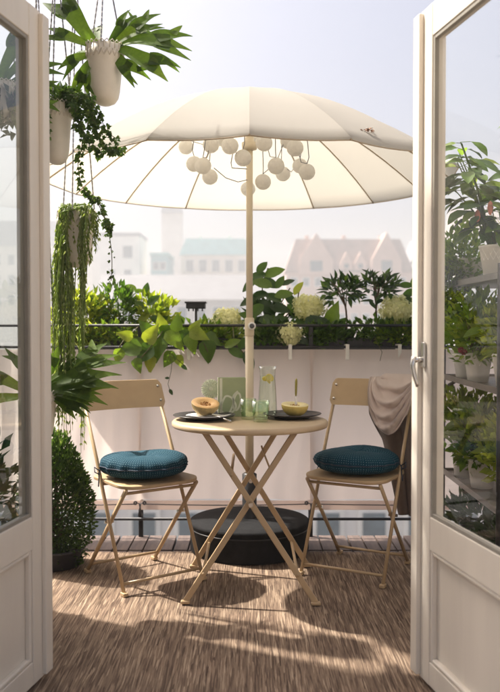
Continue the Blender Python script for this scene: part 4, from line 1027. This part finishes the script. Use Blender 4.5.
# 1: staghorn fern
def fronds(t, c, items, seed, wf=1.15):
    rnd = random.Random(seed)
    for (ang, L, yy, up, v) in items:
        a = radians(ang); d = Vector((cos(a), yy, sin(a))).normalized()
        put(STAG[v % 6], 'frond', t, frame(c + Vector((cos(a) * .02, yy * .02, 0)), d, Vector((rnd.uniform(-.4, .4), -.9, up)), L, L * wf))
t, c, R = hanging_pot('hanging_staghorn_fern', 'staghorn fern in a cream lacy pot hanging on chains, highest of the pots', 105, 47, 106, HD, 37, ZH)
fronds(t, c, ((130, .30, -.2, .3, 0), (158, .22, -.3, .5, 1), (58, .17, -.3, .3, 3), (36, .24, -.2, .5, 4), (12, .31, -.35, .6, 5), (-18, .29, -.5, .6, 1), (-46, .20, -.5, .5, 4), (208, .18, -.4, .5, 3), (236, .20, -.4, .4, 5), (112, .20, .4, .4, 2), (48, .25, .3, .4, 5), (176, .17, .3, .6, 2)), 3)
# 2: ivy
t, c, R = hanging_pot('hanging_ivy', 'ivy trailing from a cream lacy pot half hidden by the open door', 57, 105, 165, HD, 30, ZH)
mb = MB(); lv = MB(); rnd = random.Random(9)
def trail(path, n, L):
    q = [P(*p) for p in path]
    # smooth resample
    out = []
    for k in range(len(q) - 1):
        for s_ in range(8):
            tt = s_ / 8; p0 = q[max(0, k - 1)]; p1 = q[k]; p2 = q[k + 1]; p3 = q[min(len(q) - 1, k + 2)]
            out.append(.5 * ((2 * p1) + (p2 - p0) * tt + (2 * p0 - 5 * p1 + 4 * p2 - p3) * tt ** 2 + (-p0 + 3 * p1 - 3 * p2 + p3) * tt ** 3))
    out.append(q[-1]); mb.tube(out, .0016, 5)
    for k in range(n):
        p = out[rnd.randrange(len(out))] + Vector((rnd.uniform(-1, 1), rnd.uniform(-1, 1), rnd.uniform(-1, 1))) * .012
        d = Vector((rnd.uniform(-1, 1), rnd.uniform(-.7, .3), rnd.uniform(-1, .3))).normalized(); s_ = L * rnd.uniform(.6, 1.2)
        for sp in (-.7, 0, .7):   # three lobed leaf
            e = d.copy(); e.rotate(Quaternion(Vector((0, -1, .3)).normalized(), sp)); lv.quadleaf(p, e, Vector((0, -1, .4)), s_ * (1 if sp == 0 else .75), s_ * .55)
T2 = ((60, 100, HD), (72, 95, HD - .05), (86, 105, HD - .05), (94, 122, HD - .05), (100, 138, HD - .04), (112, 152, HD - .04), (121, 150, HD - .04))
trail(T2, 120, .027); trail(((58, 100, HD), (70, 98, HD), (78, 118, HD), (82, 145, HD), (78, 165, HD), (84, 190, HD), (97, 202, HD), (106, 222, HD - .02), (112, 232, HD - .02)), 130, .024)
trail(((98, 200, HD), (104, 215, HD), (110, 240, HD), (112, 262, HD), (111, 281, HD)), 40, .013); trail(((64, 100, HD), (80, 98, HD), (90, 108, HD), (88, 130, HD), (96, 150, HD), (104, 154, HD)), 80, .024); trail(((56, 100, HD), (50, 92, HD - .05), (44, 108, HD - .1), (46, 140, HD - .1)), 30, .024)
trail(((66, 100, HD), (84, 96, HD - .06), (98, 112, HD - .06), (106, 130, HD - .06), (118, 140, HD - .06)), 70, .025); trail(((62, 100, HD), (74, 108, HD - .07), (80, 125, HD - .07), (90, 140, HD - .07)), 60, .026)
mb.build('vine', M_stem, t, world=True); lv.build('foliage', L_ivy, t, world=True, kind='stuff')
foliage(P(62, 98, HD), (.075, .07, .04), 110, .034, .028, L_ivy, t, seed=61, shell=.2)
# 3: trailing mistletoe cactus
t, c, R = hanging_pot('hanging_trailing_cactus', 'white hanging pot with long yellow green stems falling past the rail', 77, 213, 268, HD3, 37, ZH)
rnd = random.Random(15)
strands = MB()
def strand(x0, y0, x1, ylen, D, r, knots=True):
    a = P(x0, y0, D); pts = []; n = 26; e = P(x1, ylen, D)
    topz = a.z + rnd.uniform(.01, .04); w0 = rnd.uniform(0, 6)
    for k in range(n + 1):
        s_ = k / n; z = topz - (topz - e.z) * s_ ** 1.1; x = a.x + (e.x - a.x) * min(1, s_ * 3) + .006 * sin(w0 + s_ * 9); y = a.y + rnd.uniform(-.0015, .0015) - .02 * min(1, s_ * 3)
        pts.append((x, y, z))
    rr = [r * (.75 + .45 * abs(sin(k * 1.9 + w0))) * (1 - .75 * max(0, k / n - .8) / .2) for k in range(n + 1)]
    strands.tube(pts, rr, 5, flat=.45)
    for k in range(3, n, 1 if r > .004 else 3):
        for _ in range(2):
            d_ = Vector((rnd.uniform(-.7, .7), rnd.uniform(-.7, .5), -1)); strands.quadleaf(Vector(pts[k]), d_, Vector((rnd.uniform(-1, 1), -1, 0)), rnd.uniform(.012, .028), .007)
for k in range(34):
    x = rnd.uniform(55, 71); strand(rnd.uniform(62, 74), 213, x, rnd.uniform(300, 420), HD3 + rnd.uniform(-.09, .04), .0046)
for k in range(14):
    strand(rnd.uniform(80, 88), 213, 84 + rnd.gauss(0, 2.2), rnd.uniform(255, 350), HD3 - rnd.uniform(.07, .10), .0046)
for k in range(10): strand(rnd.uniform(60, 70), 213, rnd.gauss(73, 1.8), rnd.uniform(395, 440), HD3 - rnd.uniform(-.02, .05), .0044)
for k in range(9): strand(rnd.uniform(72, 82), 213, rnd.gauss(83, 1.6), rnd.uniform(400, 458), HD3 + rnd.uniform(.04, .10), .0044)
for k in range(14): strand(rnd.uniform(60, 68), 213, rnd.gauss(60, 3), rnd.uniform(400, 455), HD3 - rnd.uniform(-.06, .06), .0046)
for k in range(5): strand(rnd.uniform(88, 95), 213, rnd.uniform(94, 100), rnd.uniform(225, 262), HD3 - .05, .0022)
for k in range(40): strand(rnd.uniform(63, 95), 213, rnd.uniform(57, 98), rnd.uniform(216, 245), HD3 + rnd.uniform(-.08, .08), .0035)
strands.build('stems', L_string, t, world=True, smooth=True, kind='stuff')
# 4: second staghorn fern, pot behind the door
t, c, R = hanging_pot('hanging_staghorn_fern', 'low hung staghorn fern whose dark fronds reach out from behind the door', 40, 392, 440, 3.30, 34, ZH)
fronds(t, c, ((55, .19, -.2, .7, 0), (35, .28, -.35, .7, 1), (22, .30, -.2, .9, 3), (6, .22, -.35, .8, 4), (44, .34, .15, .6, 5), (-8, .19, -.35, .9, 2), (70, .22, -.3, .4, 3), (15, .25, -.4, .8, 0), (110, .22, -.2, .5, 4), (150, .22, -.2, .8, 1), (180, .22, -.3, .8, 2), (-20, .17, -.3, .9, 1), (50, .26, .3, .8, 2)), 8, 1.1)

# box shrub on the floor
b0 = Vector((-.905, 3.83, 0)); t, c = potted('box_shrub', 'dense dark green clipped box shrub standing on the floor by the door', (b0.x, b0.y, -.003), .11, .13, .09, M_darkpot)
MB().tube([c, c + Vector((.01, 0, .18)), c + Vector((0, 0, .40))], [.014, .011, .006], 8).build('trunk', M_bark, t, world=True)
mb = MB(); sprigs(mb, c + Vector((0, 0, .05)), c + Vector((0, 0, .22)), (.14, .14, .24), 40, .003, 71); mb.build('branch', M_bark, t, world=True)
foliage(b0 + Vector((0, 0, .325)), (.168, .17, .325), 8500, .022, .014, L_box, t, seed=72, shell=.45, up=.5, lump=.24)

t, c, R = hanging_pot('hanging_staghorn_fern', 'staghorn fern added behind the upper glass of the bare door to imitate reflected leaves', 2, 84, 124, 3.05, 30, ZH)  # added plant, its dark leaves take the place of a reflection
fronds(t, c, ((75, .24, -.2, .4, 0), (50, .22, -.3, .5, 1), (25, .22, -.2, .6, 3), (0, .20, -.35, .8, 4), (-30, .20, -.3, .7, 5), (110, .24, .1, .5, 2), (140, .22, -.2, .6, 3), (170, .22, -.2, .8, 0), (-60, .18, -.3, .5, 1), (200, .2, -.3, .8, 4)), 12)
foliage(c + Vector((.03, 0, -.10)), (.10, .09, .09), 160, .05, .03, L_dark, t, seed=88, shell=.2)
br = thing('wall_arm', 'black wall arm overhead carrying the added fern behind the door glass', 'wall arm', (PX(2, 3.05), 1.94, ZH)); xr = PX(2, 3.05)
MB().tube([(xr, 1.93, ZH + .012), (xr, 3.08, ZH + .012)], .009, 8).build('rod', M_black, br, world=True, smooth=True)
MB().tube([(xr, 1.93, ZH + .42), (xr, 2.7, ZH + .018)], .006, 8).build('brace', M_black, br, world=True, smooth=True)
# wooden stool and a dark bush seen through the left door glass
t, c = potted('potted_fern', 'dark potted leafy plant seen through the glass of the bare door', (-1.10, 3.15, -.02), .11, .15, .26, M_pot)
foliage(c + Vector((0, 0, .24)), (.20, .2, .26), 700, .07, .03, L_dark, t, seed=81, shell=.2)

# ------------------------------------------------------------------ plant shelf on the right
SX0, SX1, SY0, SY1 = .985, 1.335, 3.27, 4.22; ZS = (.375, .855, 1.315)
sh = thing('plant_shelf', 'grey metal plant shelf of three tiers full of pots', 'shelf', ((SX0 + SX1) / 2, (SY0 + SY1) / 2, 0))
for z in ZS:
    m = MB().box(((SX0 + SX1) / 2, (SY0 + SY1) / 2, z - .007), (SX1 - SX0, SY1 - SY0, .012)); s_ = m.build('shelf_board', M_shelf, sh, world=True)
    for (a, b) in (((SX0, SY0), (SX0, SY1)), ((SX1, SY0), (SX1, SY1)), ((SX0, SY0), (SX1, SY0)), ((SX0, SY1), (SX1, SY1))):
        MB().box(((a[0] + b[0]) / 2, (a[1] + b[1]) / 2, z - .002), (abs(b[0] - a[0]) + .008, abs(b[1] - a[1]) + .008, .026)).build('edge_rim', M_shelf, s_, world=True)
for x in (SX0, SX1):
    for y in (SY0, SY1): MB().tube([(x, y, -.02), (x, y, 1.36)], .011, 10).build('post', M_black, sh, world=True, smooth=True)
for y in (SY0, SY1):
    for z in (ZS[1], ZS[2]):
        MB().tube([(SX0, y, z - .16), (SX0 + .012, y - .0, z - .08), (SX0 + .05, y, z - .03), (SX0 + .13, y, z - .016)], .007, 8).build('bracket', M_black, sh, world=True, smooth=True)
for z in (ZS[1], ZS[2]):
    MB().tube([(SX0, SY1, z - .22), (SX0, SY1 - .03, z - .10), (SX0, SY1 - .12, z - .035), (SX0, SY1 - .22, z - .016)], .008, 8).build('bracket', M_black, sh, world=True, smooth=True)
def lacepot(name, label, x, y, z, r0, r1, h, potm=None):
    t, c = potted(name, label, (x, y, z + .0), r0, r1, h, potm, 'pots on the plant shelf')
    cl = MB(); n = 18; b = Vector((x, y, z))
    for row in range(3):
        za, zb_ = h * (.55 + .15 * row), h * (.70 + .15 * row)
        for k in range(n):
            a = 2 * pi * (k + .5 * (row % 2)) / n; a2 = a + 2 * pi / n; rr = lambda zz: r0 + (r1 - r0) * zz / h + .0008
            cl.tube([b + Vector((rr(za) * cos(a), rr(za) * sin(a), za)), b + Vector((rr(zb_) * cos((a + a2) / 2), rr(zb_) * sin((a + a2) / 2), zb_)), b + Vector((rr(za) * cos(a2), rr(za) * sin(a2), za))], .0016, 4, caps=False)
    cl.build('lace_relief', potm or M_pot, t, world=True)
    return t, c
def big_leaves(t, c, n, key, L, rad, seed, spread_=.8, zlo=.0):
    rnd = random.Random(seed); mb = MB(); keys = key if isinstance(key, tuple) else (key,)
    for k in range(n):
        a = rnd.uniform(0, 2 * pi); e = c + Vector((cos(a) * rad[0] * rnd.random(), sin(a) * rad[1] * rnd.random(), rad[2] * rnd.uniform(zlo, 1)))
        mb.tube([c + Vector((cos(a), sin(a), 0)) * .02, c.lerp(e, .6) + Vector((0, 0, .02)), e], [.004, .003, .002], 5)
        d = Vector((cos(a) * spread_, sin(a) * spread_ - .15, rnd.uniform(-.5, .5))).normalized()
        put(LM[rnd.choice(keys)], 'leaf', t, frame(e, d, Vector((rnd.uniform(-.3, .3), -.5, 1)), L * rnd.uniform(.7, 1.2)))
    mb.build('stem', M_stem, t, world=True)
Z1, Z2, Z3 = ZS[0] + .0, ZS[1], ZS[2]
# top tier
t, c = lacepot('anthurium', 'large leaved plant with coral flowers in a white pot on the top shelf', 1.075, 3.62, Z3, .055, .075, .145)
rnd = random.Random(91); mb = MB()
for k in range(11):
    a = rnd.uniform(0, 6.28); tp = c + Vector((cos(a) * .15 - .03, sin(a) * .13, rnd.uniform(.22, .62))); b_ = c + Vector((cos(a), sin(a), 0)) * .025; md = b_.lerp(tp, .5) + Vector((0, 0, .04))
    mb.tube([b_, md, tp], [.005, .004, .002], 6)
    for q in range(11):
        f = .18 + .82 * q / 10; p = b_.lerp(md, f * 2) if f < .5 else md.lerp(tp, f * 2 - 1); an = rnd.uniform(0, 6.28); d = Vector((cos(an), sin(an) - .2, rnd.uniform(-.15, .5))).normalized(); e = p + d * rnd.uniform(.02, .06)
        mb.tube([p, e], .0014, 4)
        put(LM[rnd.choice(('obov_mid', 'oval_mid', 'obov_dark', 'oval_bright'))], 'leaf', t, frame(e, d + Vector((0, 0, -.35)), Vector((rnd.uniform(-.4, .4), -.6, 1)), rnd.uniform(.075, .125)))
mb.build('stem', L_mid, t, world=True)
for (dx, dy, dz) in ((-.10, -.05, .17), (-.06, -.1, .20), (.03, -.1, .15)):
    p = c + Vector((dx, dy, dz)); m = MB(); 
    m.lathe([(.001, 0), (.009, -.008), (.013, -.03), (.008, -.05), (.003, -.06)], p, 10); m.build('flower', M_red, t, world=True, smooth=True)
    MB().tube([c, c.lerp(p, .6) + Vector((0, 0, .03)), p], .0025, 5).build('flower_stem', M_stem, t, world=True)
t, c = lacepot('trailing_plant', 'fine leaved plant trailing over the far end of the top shelf', 1.06, 4.02, Z3, .055, .072, .12)
mb = MB(); sprigs(mb, c, c + Vector((-.05, 0, .02)), (.12, .10, .12), 24, .002, 92); mb.build('stem', M_stem, t, world=True)
foliage(c + Vector((-.05, -.02, .02)), (.14, .14, .17), 700, .034, .022, L_bright, t, seed=93, shell=.2)
foliage(c + Vector((-.10, -.05, -.15)), (.05, .09, .16), 190, .032, .022, L_dark, t, seed=94, shell=.1)
t, c = lacepot('grass_plant', 'plant with tall cream striped stems on the top shelf', 1.20, 3.86, Z3, .055, .07, .13)
mb = MB(); rnd = random.Random(5)
for k in range(40):
    a = rnd.uniform(0, 6.28); mb.tube([c + Vector((cos(a) * .02, sin(a) * .02, 0)), c + Vector((cos(a) * .05, sin(a) * .05, .15)), c + Vector((cos(a) * .13, sin(a) * .13, rnd.uniform(.12, .30)))], [.003, .003, .001], 4, flat=.4)
mb.build('blades', L_yellow, t, world=True, kind='stuff')
# middle tier
def shelfplant(name, label, x, y, z, r, h, mleaf, n, L, rad, seed, off=(0, 0, 0), big=None):  # lighter leaf greens on the shelf stand in for missing sunlight
    t, c = lacepot(name, label, x, y, z, r * .75, r, h)
    mb = MB(); sprigs(mb, c, c + Vector((0, 0, rad[2] * .8)), (rad[0] * .8, rad[1] * .8, rad[2] * .6), 16, .0022, seed); mb.build('stem', M_stem, t, world=True)
    foliage(c + Vector((off[0], off[1], rad[2] * .75 + off[2])), rad, n, L, L * .55, mleaf, t, seed=seed + 1, shell=.15)
    if big: big_leaves(t, c, big[0], big[1], big[2], (rad[0], rad[1], rad[2] * 1.6), seed + 2)
    return t, c
t, c = shelfplant('pelargonium', 'green leafy plant with a dark red bloom in a lace patterned white pot', 1.045, 3.80, Z2, .062, .135, L_bright, 460, .05, (.14, .15, .17), 101, big=(14, ('heart_bright', 'heart_mid'), .065))
m = MB(); p = c + Vector((-.085, -.06, .03))
for k in range(40): m.quadleaf(p + rdir() * .01, rdir(), rdir(), .018, .014)
m.build('bloom', mat('deep_red_petals', (.22, .012, .015), .6, .3, 40), t, world=True, kind='stuff')
shelfplant('shelf_plant', 'pale leaved plant in the white pot nearest the front post of the middle shelf', 1.09, 3.50, Z2, .065, .14, L_yellow, 440, .05, (.13, .13, .15), 105, big=(8, ('oval_bright',), .08))
shelfplant('shelf_plant', 'dark leaved bushy plant at the far end of the middle shelf', 1.06, 4.08, Z2, .06, .12, L_bright, 320, .05, (.13, .11, .17), 109, off=(-.02, 0, .03))
shelfplant('shelf_plant', 'yellow green plant at the back of the middle shelf', 1.24, 3.72, Z2, .06, .12, L_yellow, 260, .05, (.12, .13, .18), 113)
# lower tier
shelfplant('shelf_plant', 'feathery green plant in a tall white pot on the lower shelf', 1.05, 4.02, Z1, .072, .20, L_bright, 420, .055, (.15, .14, .14), 117)
shelfplant('shelf_plant', 'broad leaved green plant in a lace patterned pot on the lower shelf', 1.055, 3.76, Z1, .064, .135, L_bright, 560, .055, (.14, .14, .16), 121, big=(16, ('oval_mid', 'oval_bright'), .09))
shelfplant('shelf_plant', 'lime leaved plant in the pot by the front post on the lower shelf', 1.10, 3.47, Z1, .064, .12, L_yellow, 520, .05, (.13, .13, .17), 125)
shelfplant('shelf_plant', 'dark green plant at the back of the lower shelf', 1.25, 3.92, Z1, .065, .14, L_mid, 420, .06, (.12, .14, .16), 129)
# floor plants under the shelf
for i, (x, y, lab) in enumerate(((1.10, 3.98, 'dark leafy plant in a black pot on the floor under the shelf'), (1.14, 3.55, 'dark leafy plant in a black pot by the shelf post on the floor'))):
    t, c = potted('floor_plant', lab, (x, y, -.003 if False else -.02), .085, .11, .15, M_darkpot)
    foliage(c + Vector((0, 0, .08)), (.17, .17, .10), 230, .07, .032, L_dark, t, seed=140 + i, shell=.15)
